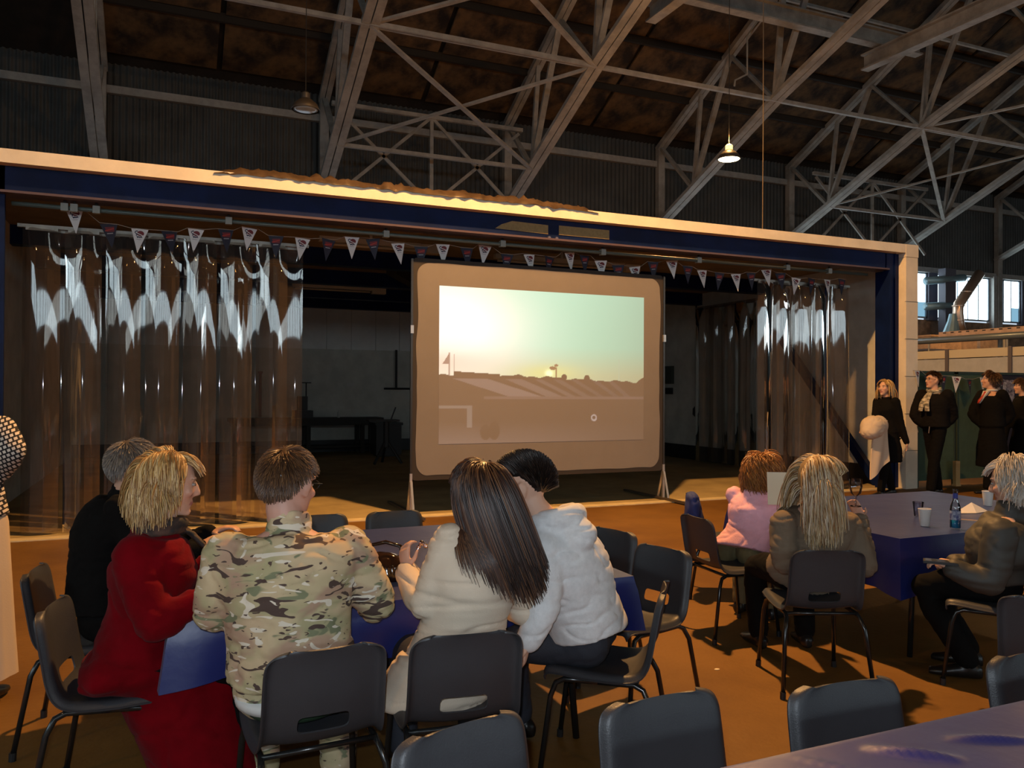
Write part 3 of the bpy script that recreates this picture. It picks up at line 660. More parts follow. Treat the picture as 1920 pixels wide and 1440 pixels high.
mb = MB(); mb.loft([((-.1, .05, .75), (.12, 0, 0), (0, .12, 0)), ((-.12, .05, .5), (.18, 0, 0), (0, .16, 0)), ((-.2, .05, 0), (.36, 0, 0), (0, .25, 0))], 12); mb.build('hood', M_duct2, t)
for (z, r_) in ((1.5, .18), (1.0, .19), (.5, .18)): MB().lathe([(r_, 0), (r_ + .012, .01), (r_ + .012, .04), (r_, .05)], 14, (.09 if z < 1.2 else .5, 0, z)).build('band', M_duct, t)
t = thing('stub_duct', 'two stubby blue-grey ducts before the window', 'duct', (24.5, 20.1, 0)); MB().tube([(0, 0, 5.5), (1.9, 0, 5.72)], .14, 12).build('upper_duct', M_duct2, t, True); MB().tube([(0, 0, 4.6), (1.3, 0, 4.7)], .14, 12).build('lower_duct', M_duct2, t, True)
MB().box((.85, -.1, 0), (1.38, .2, 6)).build('riser', M_post, t)
for i, (x, y, z, a, b, c, lb) in enumerate(((21.5, 17, 2.76, 1.5, 1.0, .45, 'tan crate on the shelf behind the pipe'), (23.6, 17.5, 2.76, .8, .8, .5, 'small tan crate left of the extraction duct'), (19.8, 16, 2.76, 1.2, .8, .35, 'flat tan crate beside the cream post'))):
    t = thing('storage_crate', lb, 'crate', (x, y, z), 0, 'crates stored high at the right'); mc = mat('crate_wood', (.58, .36, .20), .8, var=.3)
    MB().box((-a / 2, -b / 2, .0), (a / 2, b / 2, c)).build('body', mc, t); MB().box((-a / 2 - .03, -b / 2 - .03, c), (a / 2 + .03, b / 2 + .03, c + .05)).build('lid', mc, t)
t = thing('storage_rack', 'high dark storage rack carrying crates below the windows', 'rack', (21.5, 16.9, 0))
MB().box((-2.8, -1.6, 2.70), (2.8, 1.3, 2.75)).build('deck', M_post, t)
for x in (-2.7, 0, 2.7):
    for y in (-1.5, 1.2): MB().box((x - .05, y - .05, 0), (x + .05, y + .05, 2.7)).build('upright', M_post, t)
for i, k in enumerate((0, 1)): pass

# ================================================================== chairs
M_poly = mat('charcoal_polypropylene', (.038, .039, .045), .45, bump=.12, bscale=260, var=.12, vscale=4)
M_leg = mat('black_tube_steel', (.012, .012, .012), .22, spec=.6)
def chair_shell():
    # profile (y, z) from front lip over the seat up the back
    pr = [(.215, .405), (.222, .425), (.205, .442), (.15, .440), (.08, .432), (0, .425), (-.08, .423), (-.135, .427), (-.170, .442), (-.192, .479), (-.200, .507), (-.207, .535), (-.216, .59), (-.224, .635), (-.231, .675), (-.236, .705), (-.240, .728), (-.2415, .742), (-.2425, .751), (-.243, .757)]
    wd = [.185, .195, .205, .210, .213, .213, .210, .206, .202, .200, .198, .197, .196, .196, .195, .194, .188, .177, .160, .128]
    S = [-1, -.985, -.955, -.91, -.82, -.68, -.53, -.42, -.28, -.14, 0, .14, .28, .42, .53, .68, .82, .91, .955, .985, 1]
    n = len(S); vs = []; fs = []
    for i, ((y, z), w_) in enumerate(zip(pr, wd)):
        j0, j1 = max(0, i - 1), min(len(pr) - 1, i + 1); ty, tz_ = pr[j1][0] - pr[j0][0], pr[j1][1] - pr[j0][1]; l = math.hypot(ty, tz_); ny, nz = tz_ / l, -ty / l
        if i < 2: ny, nz = 0, 1
        # n points to the sitter's side for the back (forward) and up for the seat
        if nz < -.2: ny, nz = -ny, -nz
        if i >= 9 and ny < 0: ny, nz = -ny, -nz
        for s in S:
            a = abs(s); d = .022 * a ** 2.2 - (.030 * sstep(.88, 1, a))
            if i >= 16: d -= .010 * (i - 15) / 4
            vs.append((s * w_, y + ny * d, z + nz * d))
    for i in range(len(pr) - 1):
        for j in range(n - 1):
            if i in (9, 10) and 7 <= j < 13: continue                      # hand slot in the lower back
            a = i * n + j; fs.append((a, a + 1, a + n + 1, a + n))
    me = bpy.data.meshes.new('shell'); me.from_pydata(vs, [], fs)
    ob = bpy.data.objects.new('tmp', me); COL.objects.link(ob)
    m = ob.modifiers.new('s', 'SUBSURF'); m.levels = 1; m2 = ob.modifiers.new('t', 'SOLIDIFY'); m2.thickness = .006; m2.offset = 0
    dg = bpy.context.evaluated_depsgraph_get(); out = bpy.data.meshes.new_from_object(ob.evaluated_get(dg)); bpy.data.objects.remove(ob)
    out.shade_smooth(); out.set_sharp_from_angle(angle=math.radians(50)); out.name = 'shell'; return out
def build_chair():
    t = thing('stacking_chair', 'x', 'chair', (0, 0, 0), 0, 'grey plastic stacking chairs')
    mk('seat_shell', chair_shell(), M_poly, t)
    for s in (-1, 1):
        x = s * .185
        for (nm, pts) in (('leg', [(s * .235, -.262, .012), (s * .205, -.205, .34), (x + s * .004, -.180, .392), (x, -.145, .408), (x, .0, .408)]), ('leg', [(s * .215, .232, .012), (s * .196, .19, .34), (x + s * .004, .17, .392), (x, .135, .408), (x, .0, .408)])):
            l = MB().tube(pts, .0115, 10).build(nm, M_leg, t, True)
            p = pts[0]; MB().tube([(p[0], p[1], 0), (p[0] * .995, p[1] * .995, .035)], .015, 10).build('rubber_foot', M_black, l)
    for y in (-.15, .12): MB().tube([(-.185, y, .408), (.185, y, .408)], .010, 8).build('cross_rail', M_leg, t, True)
    return t
chair = build_chair()
def az(a): return -math.radians(a)          # azimuth measured from +Y clockwise
CH = [
 (-.30, 4.13, 97, 'grey plastic chair under the man in black at the left end of the table'),
 (-.15, 3.42, 100, 'grey plastic chair under the woman in the red coat'),
 (.455, 2.79, -3, 'grey plastic chair under the person in camouflage'),
 (.955, 2.76, 7, 'grey plastic chair under the woman in the beige jacket'),
 (1.70, 2.95, -52, 'grey plastic chair turned sideways under the man in the grey hoodie'),
 (2.17, 4.02, -105, 'empty grey chair at the table end, the farther of two'),
 (2.14, 3.46, -105, 'empty grey chair at the table end, the nearer of two'),
 (.90, 5.02, 180, 'empty grey chair across the table beside the camouflage shoulder'),
 (1.40, 5.00, 180, 'empty grey chair across the table behind the dark handbag'),
 (3.40, 4.28, 94, 'grey plastic chair under the girl in the pink hooded top'),
 (3.98, 5.10, 120, 'grey chair with a blue coat on it behind the girl'),
 (3.22, 3.36, 24, 'grey plastic chair under the woman with long blonde hair'),
 (4.15, 2.98, -35, 'grey plastic chair under the white-haired person in the dark jacket'),
 (3.41, 2.14, 66, 'grey chair cut by the right edge of the photo behind the white-haired person'),
 (2.48, 1.42, 182, 'grey chair back at the right edge behind the front table'),
 (.72, 1.60, 166, 'empty grey chair at the bottom edge, leftmost of the front row'),
 (1.22, 1.56, 178, 'empty grey chair at the bottom edge, middle of the front row'),
 (1.73, 1.45, 184, 'empty grey chair whose back rises before the purple front table'),
]
for i, (x, y, a, lb) in enumerate(CH):
    c = chair if i == 0 else copy_tree(chair)
    c.location = (x, y, 0); c.rotation_euler = (0, 0, az(a)); c['label'] = lb

# ================================================================== tables and cloths
M_cloth = mat('blue_plastic_tablecloth', (.006, .014, .125), .38, spec=.42, sheen=.09, bump=.15, bscale=14, var=.1, vscale=3)
M_wood = mat('table_ply', (.35, .24, .13), .6)
def fold(x, y):
    h = 0
    for (ax, ay, bx, by, hh, ww) in FOLDS:
        dx, dy = bx - ax, by - ay; l = math.hypot(dx, dy); s = ((x - ax) * dx + (y - ay) * dy) / l / l; d = abs((x - ax) * dy - (y - ay) * dx) / l
        if 0 < s < 1: h = max(h, hh * math.sin(math.pi * s) ** .7 * math.exp(-(d / ww) ** 2))
    return h
FOLDS = [(1.50, 1.40, 1.66, 1.26, .016, .016), (1.72, 1.36, 1.92, 1.27, .013, .016), (1.30, 1.44, 1.42, 1.30, .005, .008)]
def table(x0, x1, y0, y1, label, clabel, seed, drop=.21, ztop=.735):
    t = thing('folding_table', label, 'table', ((x0 + x1) / 2, (y0 + y1) / 2, 0), 0, 'folding tables'); hw, hd = (x1 - x0) / 2, (y1 - y0) / 2
    MB().box((-hw + .012, -hd + .012, ztop - .04), (hw - .012, hd - .012, ztop - .006)).build('table_top', M_wood, t)
    for sx in (-1, 1):
        for sy in (-1, 1):
            MB().tube([(sx * (hw - .22), sy * (hd - .12), 0), (sx * (hw - .28), sy * (hd - .14), ztop - .04)], .016, 8).build('leg', M_leg, t, True)
        MB().tube([(sx * (hw - .25), -hd + .13, .36), (sx * (hw - .25), hd - .13, .36)], .012, 8).build('leg_stretcher', M_leg, t, True)
    # cloth
    r = random.Random(seed); ring = []; per = []
    def side(p, q, n):
        for k in range(n): ring.append(V((lerp(p[0], q[0], k / n), lerp(p[1], q[1], k / n), 0)))
    NS = 120 if seed == 3 else 44
    cs = [(-hw, -hd), (hw, -hd), (hw, hd), (-hw, hd)]
    for a in range(4): side(cs[a], cs[(a + 1) % 4], NS)
    N = len(ring); rows = []; vs = []; fs = []
    def outw(k):
        s = k // NS; u = (k % NS) / NS; nrm = [V((0, -1, 0)), V((1, 0, 0)), V((0, 1, 0)), V((-1, 0, 0))]
        d = nrm[s].copy(); e = .08
        if u < e: d = (nrm[s] * (.5 + u / e * .5) + nrm[s - 1] * (.5 - u / e * .5)).normalized()
        if u > 1 - e: d = (nrm[s] * (.5 + (1 - u) / e * .5) + nrm[(s + 1) % 4] * (.5 - (1 - u) / e * .5)).normalized()
        return d, min(u, 1 - u)
    for j in range(9):
        f = j / 8; row = []
        for k in range(N):
            d, cu = outw(k); p = ring[k]; corner = max(0, 1 - cu / .10)
            wave = .022 * math.sin(k * .62 * 44 / NS + seed) * noise.noise(V((k * .11 * 44 / NS, seed, 0))) + .02 * noise.noise(V((k * .07, seed * 3, 2)))
            o = (.004 + .010 * sstep(0, .3, f)) + f * (wave + .035 * corner + .010)
            z = ztop + .002 - .004 * (f > 0) - drop * f * (1 + .12 * corner + .06 * noise.noise(V((k * .09, 5, seed))))
            q = p + d * o; row.append((q.x, q.y, z))
        rows.append(row)
    for row in rows: vs += row
    for j in range(8):
        for k in range(N): fs.append((j * N + k, j * N + (k + 1) % N, (j + 1) * N + (k + 1) % N, (j + 1) * N + k))
    # top sheet with shallow creases, stitched to the rim
    G = NS; base = len(vs); idx = {}
    for a in range(G + 1):
        for b in range(G + 1):
            u, v = a / G, b / G; x, y = lerp(-hw, hw, u), lerp(-hd, hd, v)
            if b == 0: idx[a, b] = a
            elif a == G: idx[a, b] = NS + b
            elif b == G: idx[a, b] = 2 * NS + (G - a)
            elif a == 0: idx[a, b] = 3 * NS + (G - b)
            else:
                idx[a, b] = len(vs); z = ztop + .003 + .0025 * noise.noise(V((x * 5, y * 5, seed))) + (fold(x + (x0 + x1) / 2, y + (y0 + y1) / 2) if seed == 3 else 0)
                vs.append((x, y, z))
            if idx[a, b] >= N and idx[a, b] < base: idx[a, b] -= N
    idx[0, 0] = 0; idx[G, 0] = NS; idx[G, G] = 2 * NS; idx[0, G] = 3 * NS
    for a in range(G):
        for b in range(G): fs.append((idx[a, b], idx[a + 1, b], idx[a + 1, b + 1], idx[a, b + 1]))
    mb = MB(); mb.add(vs, fs); o = mb.build('tablecloth', M_cloth, None, 60, ((x0 + x1) / 2, (y0 + y1) / 2, 0)); tag(o, clabel, 'tablecloth', 'blue plastic tablecloths')
    return t
table(.02, 1.93, 3.10, 4.72, 'folding table under the blue cloth between the camouflage and hoodie sitters', 'blue plastic cloth on the table where five people sit', 1)
table(3.84, 5.92, 3.32, 4.83, 'folding table under the cloth with paper cups', 'blue plastic cloth with paper cups and a bottle on it', 2, .30)
table(.95, 3.0, .72, 1.445, 'folding table under the cloth in the bottom right corner', 'blue plastic cloth in the bottom right corner of the photo', 3)
# ================================================================== people
M_skin = mat('skin', (1, 1, 1), .5, vert=True, spec=.35)
M_hair = mat('hair', (1, 1, 1), .38, vert=True, spec=.5)
M_eyew = mat('eye_white', (.36, .33, .31), .3); M_iris = mat('eye_iris', (.03, .025, .02), .15)
def apply_mods(mb, mods):
    me = mb.mesh('tmp'); ob = bpy.data.objects.new('tmp', me); COL.objects.link(ob)
    for (ty, kw) in mods:
        m = ob.modifiers.new('m', ty)
        for k, v in kw.items(): setattr(m, k, v)
    dg = bpy.context.evaluated_depsgraph_get(); dg.update()
    out = bpy.data.meshes.new_from_object(ob.evaluated_get(dg)); bpy.data.objects.remove(ob); bpy.data.meshes.remove(me); return out
def skinned(mb, vox, smooth=4, fac=.5):
    out = apply_mods(mb, [('REMESH', dict(mode='VOXEL', voxel_size=vox)), ('SMOOTH', dict(factor=fac, iterations=smooth))]); out.shade_smooth(); return out
def wrinkle(me, amp, sc=(9, 9, 22), seed=0, fine=.3, mask=None):
    n = len(me.vertices); co = np.empty(n * 3, np.float32); no = np.empty(n * 3, np.float32); me.vertices.foreach_get('co', co); me.vertex_normals.foreach_get('vector', no)
    co = co.reshape(-1, 3); no = no.reshape(-1, 3); d = np.empty(n, np.float32)
    for i in range(n):
        x, y, z = co[i]; p = V((x * sc[0] + seed, y * sc[1], z * sc[2]))
        a = noise.noise(p); b = noise.noise(p * 2.3 + V((5, 1, 2)))
        c_ = noise.noise(p * .45 + V((9, 4, 7)))
        v = .55 * c_ + b * fine + .35 - 1.15 * max(0., 1 - abs(a) / .17) ** 1.4
        d[i] = v * amp * (mask(V(co[i])) if mask else 1)
    co += no * d[:, None]; me.vertices.foreach_set('co', co.ravel()); me.update(); return me
def frame(fwd, up=(0, 0, 1)):
    f = V(fwd).normalized(); r = f.cross(V(up)).normalized(); u = r.cross(f); M = Matrix((r, f, u)).transposed(); return M
def azv(a, pitch=0): a = math.radians(a); p = math.radians(pitch); return V((math.sin(a) * math.cos(p), math.cos(a) * math.cos(p), math.sin(p)))
def limb(mb, pts, rad, n=14, flat=1.0, sub=3):
    """tapered limb through the joints, rounded at the bends and at both ends"""
    pts = [V(p) for p in pts]; P = []; R = []
    for i in range(len(pts) - 1):
        for k in range(sub): t = k / sub; P.append(pts[i].lerp(pts[i + 1], t)); R.append(lerp(rad[i], rad[i + 1], t))
    P.append(pts[-1]); R.append(rad[-1])
    # soften the joints
    Q = [p.copy() for p in P]
    for i in range(1, len(P) - 1): Q[i] = P[i] * .6 + (P[i - 1] + P[i + 1]) * .2
    mb.tube(Q, R, n)
    mb.ell(Q[0], R[0], R[0], R[0], None, 12, 8); mb.ell(Q[-1], R[-1], R[-1], R[-1], None, 12, 8)
    for i in range(sub, len(P) - 1, sub): mb.ell(Q[i], R[i] * 1.0, R[i], R[i], None, 12, 8)
def torso_secs(S, off=0, prof=None, t0=0.0, t1=1.0, hem=None, flare=0):
    pel, chest, neck = S['pel'], S['chest'], S['neck']; rp, rs = S['rp'], S['rs']; k = S['k'] * S.get('bulk', 1); out = []
    prof = prof or S['prof']
    for (t, w, d) in prof:
        if t < t0 or t > t1: continue
        if t <= .5: a = t / .5; c = pel.lerp(chest, a)
        else: a = (t - .5) / .5; c = chest.lerp(neck, a)
        b = 4 * t * (1 - t); c = c * (1 - .25 * b) + (pel.lerp(neck, t)) * (.25 * b) if False else c
        r = rp.lerp(rs, sstep(0.1, .7, t)).normalized(); ax = (neck - chest) if t > .5 else (chest - pel); f = ax.cross(r).normalized() * -1; f = r.cross(ax).normalized() * -1 if False else (ax.normalized().cross(r)).normalized()
        out.append((c, r * (w * k + off), f * (d * k + off)))
    return out
MALE = [(-.10, .10, .09), (-.04, .155, .115), (.06, .172, .128), (.2, .163, .122), (.36, .158, .115), (.52, .170, .122), (.68, .185, .124), (.80, .190, .112), (.88, .170, .092), (.95, .110, .075), (1.0, .070, .066)]
FEMALE = [(-.10, .10, .09), (-.04, .160, .12), (.06, .175, .130), (.2, .155, .115), (.36, .136, .102), (.52, .145, .118), (.66, .160, .130), (.78, .166, .105), (.88, .150, .085), (.95, .095, .070), (1.0, .058, .058)]
def hand(mb, w, d, n, k=1.0, curl=.6, side=1):
    """palm and five bent fingers; w wrist, d finger direction, n palm normal, side: +1 thumb on d x n side"""
    w, d, n = V(w), V(d).normalized(), V(n); n = (n - d * n.dot(d)).normalized(); s = d.cross(n) * side
    mb.loft([(w, s * .024 * k, n * .018 * k), (w + d * .03 * k, s * .036 * k, n * .016 * k), (w + d * .07 * k, s * .042 * k, n * .014 * k), (w + d * .095 * k, s * .040 * k, n * .012 * k)], 12)
    for i, (o, L) in enumerate(((.031, .072), (.011, .080), (-.010, .076), (-.030, .060))):
        p = w + d * .085 * k + s * o * k; q = p; a = curl * .5; pts = [p - d * .012 * k]
        for j, f in enumerate((.45, .32, .23)):
            q = q + (d * math.cos(a) + n * math.sin(a)) * L * f * k; pts.append(q); a += curl * .75
        mb.tube(pts, [.0095 * k, .009 * k, .0085 * k, .0065 * k], 8); mb.ell(pts[-1], .0068 * k, .0068 * k, .0068 * k, None, 8, 6)
    p = w + d * .025 * k + s * .030 * k; q = p + (s * .75 + d * .55 + n * .25).normalized() * .040 * k; r_ = q + (s * .2 + d * .85 + n * .4).normalized() * .032 * k
    mb.tube([p - s * .01 * k, p, q, r_], [.012 * k, .013 * k, .011 * k, .008 * k], 8); mb.ell(r_, .0085 * k, .0085 * k, .0085 * k, None, 8, 6)
def head_mesh(mb, H, M, k, fem):
    def P(x, y, z): return H + M @ V((x * k, y * k, z * k))
    def E(x, y, z, a, b, c, R=None, nu=16, nv=12): mb.ell(P(x, y, z), a * k, b * k, c * k, M if R is None else M @ R, nu, nv)
    E(0, -.012, .030, .077, .098, .092, None, 24, 18)                      # cranium
    E(0, .018, -.018, .069, .074, .088, None, 20, 16)                      # face
    jw = .050 if fem else .057
    mb.loft([(P(0, .005, -.02), M @ V((.070 * k, 0, 0)), M @ V((0, .080 * k, 0))), (P(0, .018, -.06), M @ V((jw * 1.1 * k, 0, 0)), M @ V((0, .070 * k, 0))), (P(0, .034, -.095), M @ V((jw * .78 * k, 0, 0)), M @ V((0, .050 * k, 0))), (P(0, .052, -.116), M @ V((jw * .45 * k, 0, 0)), M @ V((0, .028 * k, 0)))], 20)
    E(0, .074, -.102, .022, .018, .017)                                     # chin
    mb.loft([(P(0, .084, .022), M @ V((.009 * k, 0, 0)), M @ V((0, .010 * k, 0))), (P(0, .093, .004), M @ V((.009 * k, 0, 0)), M @ V((0, .014 * k, 0))), (P(0, .100, -.018), M @ V((.013 * k, 0, 0)), M @ V((0, .017 * k, 0))), (P(0, .102, -.030), M @ V((.016 * k, 0, 0)), M @ V((0, .016 * k, 0))), (P(0, .094, -.038), M @ V((.012 * k, 0, 0)), M @ V((0, .010 * k, 0)))], 12)
    E(0, .111, -.027, .009, .009, .009, None, 10, 8)                        # nose tip
    E(0, .085, -.060, .022, .011, .007, None, 12, 8); E(0, .083, -.072, .019, .011, .007, None, 12, 8)   # lips
    for s in (-1, 1):
        E(s * .040, .064, -.020, .024, .022, .020, None, 12, 8)             # cheek
        E(s * .030, .078, .034, .024, .014, .009, None, 12, 8)              # brow
        R = Matrix.Rotation(s * -.35, 3, 'Z') @ Matrix.Rotation(-.15, 3, 'X')
        E(s * .079, -.006, -.004, .009, .020, .033, R, 12, 10); E(s * .088, -.013, .006, .0065, .019, .025, R, 12, 10); E(s * .078, .0, -.028, .007, .010, .012, R, 10, 8)  # ear
def colour_body(me, H, M, k, skin, lips, brow):
    n = len(me.vertices); co = np.empty(n * 3, np.float32); me.vertices.foreach_get('co', co); co = co.reshape(-1, 3)
    L = (co - np.array(H)) @ np.array(M) / k; c = np.tile(np.array(list(skin) + [1], np.float32), (n, 1)); x, y, z = L[:, 0], L[:, 1], L[:, 2]
    ax = np.abs(x); lip = (((x / .025) ** 2 + ((z + .066) / .0125) ** 2) < 1) & (y > .072); c[lip, :3] = lips
    ch = np.exp(-(((ax - .042) / .02) ** 2 + ((z + .03) / .02) ** 2)) * (y > .05); c[:, :3] *= 1 - ch[:, None] * np.array([.0, .16, .14])
    br = (((ax - .031) / .019) ** 2 + ((z - .030 - .004 * (ax - .03) / .02) / .0055) ** 2 < 1) & (y > .06) & (np.abs(L).max(1) < .2); c[br, :3] = brow
    at = me.color_attributes.new('Col', 'FLOAT_COLOR', 'POINT'); at.data.foreach_set('color', c.astype(np.float32).ravel())
def hairline(phi, men=False):                                   # elevation (deg) of the hair edge by azimuth from the face (deg)
    a = abs(phi)
    if men: return np.interp(a, [0, 35, 55, 75, 90, 106, 130, 180], [44, 44, 38, 30, 28, 12, -18, -30])
    return np.interp(a, [0, 35, 55, 75, 95, 120, 180], [44, 44, 30, 8, -14, -36, -44])
HC, HR = V((0, -.010, .026)), V((.083, .106, .098))
def make_hair(H, M, k, st, parent):
    r = random.Random(st.get('seed', 1)); cols = st['cols']; mb = MB(); tint = []
    vol = st.get('vol', .012); low = st.get('low', 0)
    def surf(ph, th, q): 
        d = V((math.sin(ph) * math.cos(th), math.cos(ph) * math.cos(th), math.sin(th))); return V((HC.x + d.x * HR.x * q, HC.y + d.y * HR.y * q, HC.z + d.z * HR.z * q)), d
    # scalp cap: one closed lump that sinks into the head away from the hair
    nu, nv = 48, 32; vs = []; fs = []
    for j in range(nv + 1):
        th = math.pi / 2 - math.pi * j / nv
        for i in range(nu):
            ph = 2 * math.pi * i / nu; phd = math.degrees(ph); phd = phd - 360 if phd > 180 else phd
            e = math.degrees(th) - (hairline(phd, st.get('short')) + st.get('line', 0) + 4 * noise.noise(V((ph * 3, 1, st.get('seed', 1))))); q = .90 + (.115 + vol * 5 * (.6 if abs(phd) < 60 else 1)) * sstep(-6, 12, e) + .012 * noise.noise(V((math.sin(ph) * 6, math.cos(ph) * 6, th * 6)))
            vs.append(H + M @ (surf(ph, th, q)[0] * k))
    for j in range(nv):
        for i in range(nu): fs.append((j * nu + i, j * nu + (i + 1) % nu, (j + 1) * nu + (i + 1) % nu, (j + 1) * nu + i))
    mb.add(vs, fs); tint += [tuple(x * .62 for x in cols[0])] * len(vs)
    Mi = M.transposed(); down = V((0, 0, -1)); step = st.get('step', .016) * k; cl = st.get('coll', [])
    def q_of(p): l = (Mi @ (p - H)) / k - HC; return math.sqrt((l.x / HR.x) ** 2 + (l.y / HR.y) ** 2 + (l.z / HR.z) ** 2), l
    fine_ = 2.2 if H.y > 6 else (3.0 if st.get('short') else 4.6)
    N = int(st['n'] * fine_); g = st.get('grav', .3); part = st.get('part', None); crown = V((0, -.35, .94)).normalized()
    for i in range(N):
        for _ in range(60):
            zz = r.uniform(-.75, 1); ph = r.uniform(-math.pi, math.pi); th = math.asin(zz)
            if math.degrees(th) > hairline(math.degrees(ph), st.get('short')) + st.get('line', 0) + r.uniform(0, 6): break
        else: continue
        phd = math.degrees(ph); lift = 1.03 + vol * 5 * r.uniform(.75, 1.15) * (.75 if abs(phd) < 60 else 1)
        if st.get('fringe') is not None and abs(phd) < 48: lift = 1.05 + .04 * r.random()
        p_l, d = surf(ph, th, 1.0); p = H + M @ (p_l * k); L = st['len'] * r.uniform(.82, 1.08)
        fr_ = st.get('fringe') is not None and abs(phd) < 48
        if fr_: L = st['fringe'] * r.uniform(.85, 1.1)
        if part is not None:
            sx = 1 if p_l.x > part else -1; c = V((sx * .9, -.25 if abs(phd) > 48 else .35, -.2))
        elif st.get('sweep'): c = V(st['sweep'])
        else: c = d - crown * d.dot(crown) * 1.0; c = (d - crown * .9)
        if st.get('fringe') is not None and abs(phd) < 48: c = V((st.get('fsweep', .3), 1.0, .0))
        nrm = V((d.x / HR.x, d.y / HR.y, d.z / HR.z)).normalized(); c = c - nrm * c.dot(nrm); c = c.normalized() if c.length > 1e-3 else V((0, -1, 0))
        v = (M @ (c + nrm * (.12 if fr_ else st.get('lift', .35))).normalized()); pts = [p.copy()]; n = max(3, int(L * k / step)); cu = st.get('curl', 0); pa = r.uniform(0, 6.28)
        lean = V(st.get('lean', (0, 0, 0)))
        for s_ in range(n):
            qq, l = q_of(p); gg = g if (s_ > 1 or st.get('short')) else g * .4
            if st.get('short'): gg = g * .3
            v = (v + (down + lean) * gg).normalized()
            w_ = V((math.cos(pa + s_ * .9), math.sin(pa + s_ * .9), 0)) * cu
            p = p + (v + w_).normalized() * step; qq, l = q_of(p)
            if qq < lift: p = H + M @ ((HC + l * (lift / qq)) * k); v = (p - pts[-1]).normalized()
            l_ = l + HC if qq >= lift else (Mi @ (p - H)) / k
            if fr_:
                if l_.z < .040 and l_.y > .05: break
            elif l_.z < .045 and l_.y > .038:
                l_.y = .038 - .02 * r.random(); l_.x = math.copysign(max(abs(l_.x), .078), l_.x); p = H + M @ (l_ * k)
            for (cc, cr) in cl:
                dd = p - cc
                if dd.length < cr: p = cc + dd.normalized() * cr
            pts.append(p.copy())
        if len(pts) < 2: continue
        r0 = st.get('rad', .0065) * (.60 if H.y > 6 else .40) * k * r.uniform(.8, 1.25); m = len(pts); rad = [r0 * (1.0 if t < m * .6 else lerp(1.0, .35, (t - m * .6) / (m * .4 + .01))) for t in range(m)]
        a = len(mb.v); mb.tube(pts, rad, 3, False); cc = cols[min(len(cols) - 1, int(r.random() ** 1.2 * len(cols)))]; f = r.uniform(.84, 1.13); tint += [tuple(x * f for x in cc)] * (len(mb.v) - a)
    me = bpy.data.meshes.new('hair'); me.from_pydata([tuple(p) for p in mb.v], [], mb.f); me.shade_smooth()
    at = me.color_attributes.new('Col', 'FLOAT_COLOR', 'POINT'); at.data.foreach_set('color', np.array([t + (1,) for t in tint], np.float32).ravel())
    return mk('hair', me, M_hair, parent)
def prep(S):
    for k_ in list(S):
        if isinstance(S[k_], tuple) and len(S[k_]) == 3 and k_ not in ('skin',): S[k_] = V(S[k_])
    S.setdefault('k', 1.0); S['prof'] = FEMALE if S.get('fem') else MALE
    S['rp'] = azv(S['paz'] + 90); S['rs'] = (azv(S['saz'] + 90) + V((0, 0, S.get('stilt', 0)))).normalized()
    k = S['k']; sw = (.165 if S.get('fem') else .185) * k * S.get('bulk', 1)
    sc = S['neck'].lerp(S['chest'], .16)
    S.setdefault('sl', sc - S['rs'] * sw); S.setdefault('sr', sc + S['rs'] * sw)
    S['hl'] = S['pel'] - S['rp'] * .095 * k; S['hr'] = S['pel'] + S['rp'] * .095 * k
    f = azv(S['paz'])
    if S.get('sit', True):
        for s, sg in (('l', -1), ('r', 1)):
            a = azv(S['paz'] + sg * 8); S.setdefault('k' + s, S['h' + s] + a * .42 * k + V((0, 0, -.02))); kn = S['k' + s]
            S.setdefault('a' + s, V((kn.x, kn.y, 0)) - a * S.get('tuck', .06) + V((0, 0, .085)))
    S.setdefault('taz', S['paz']); return S
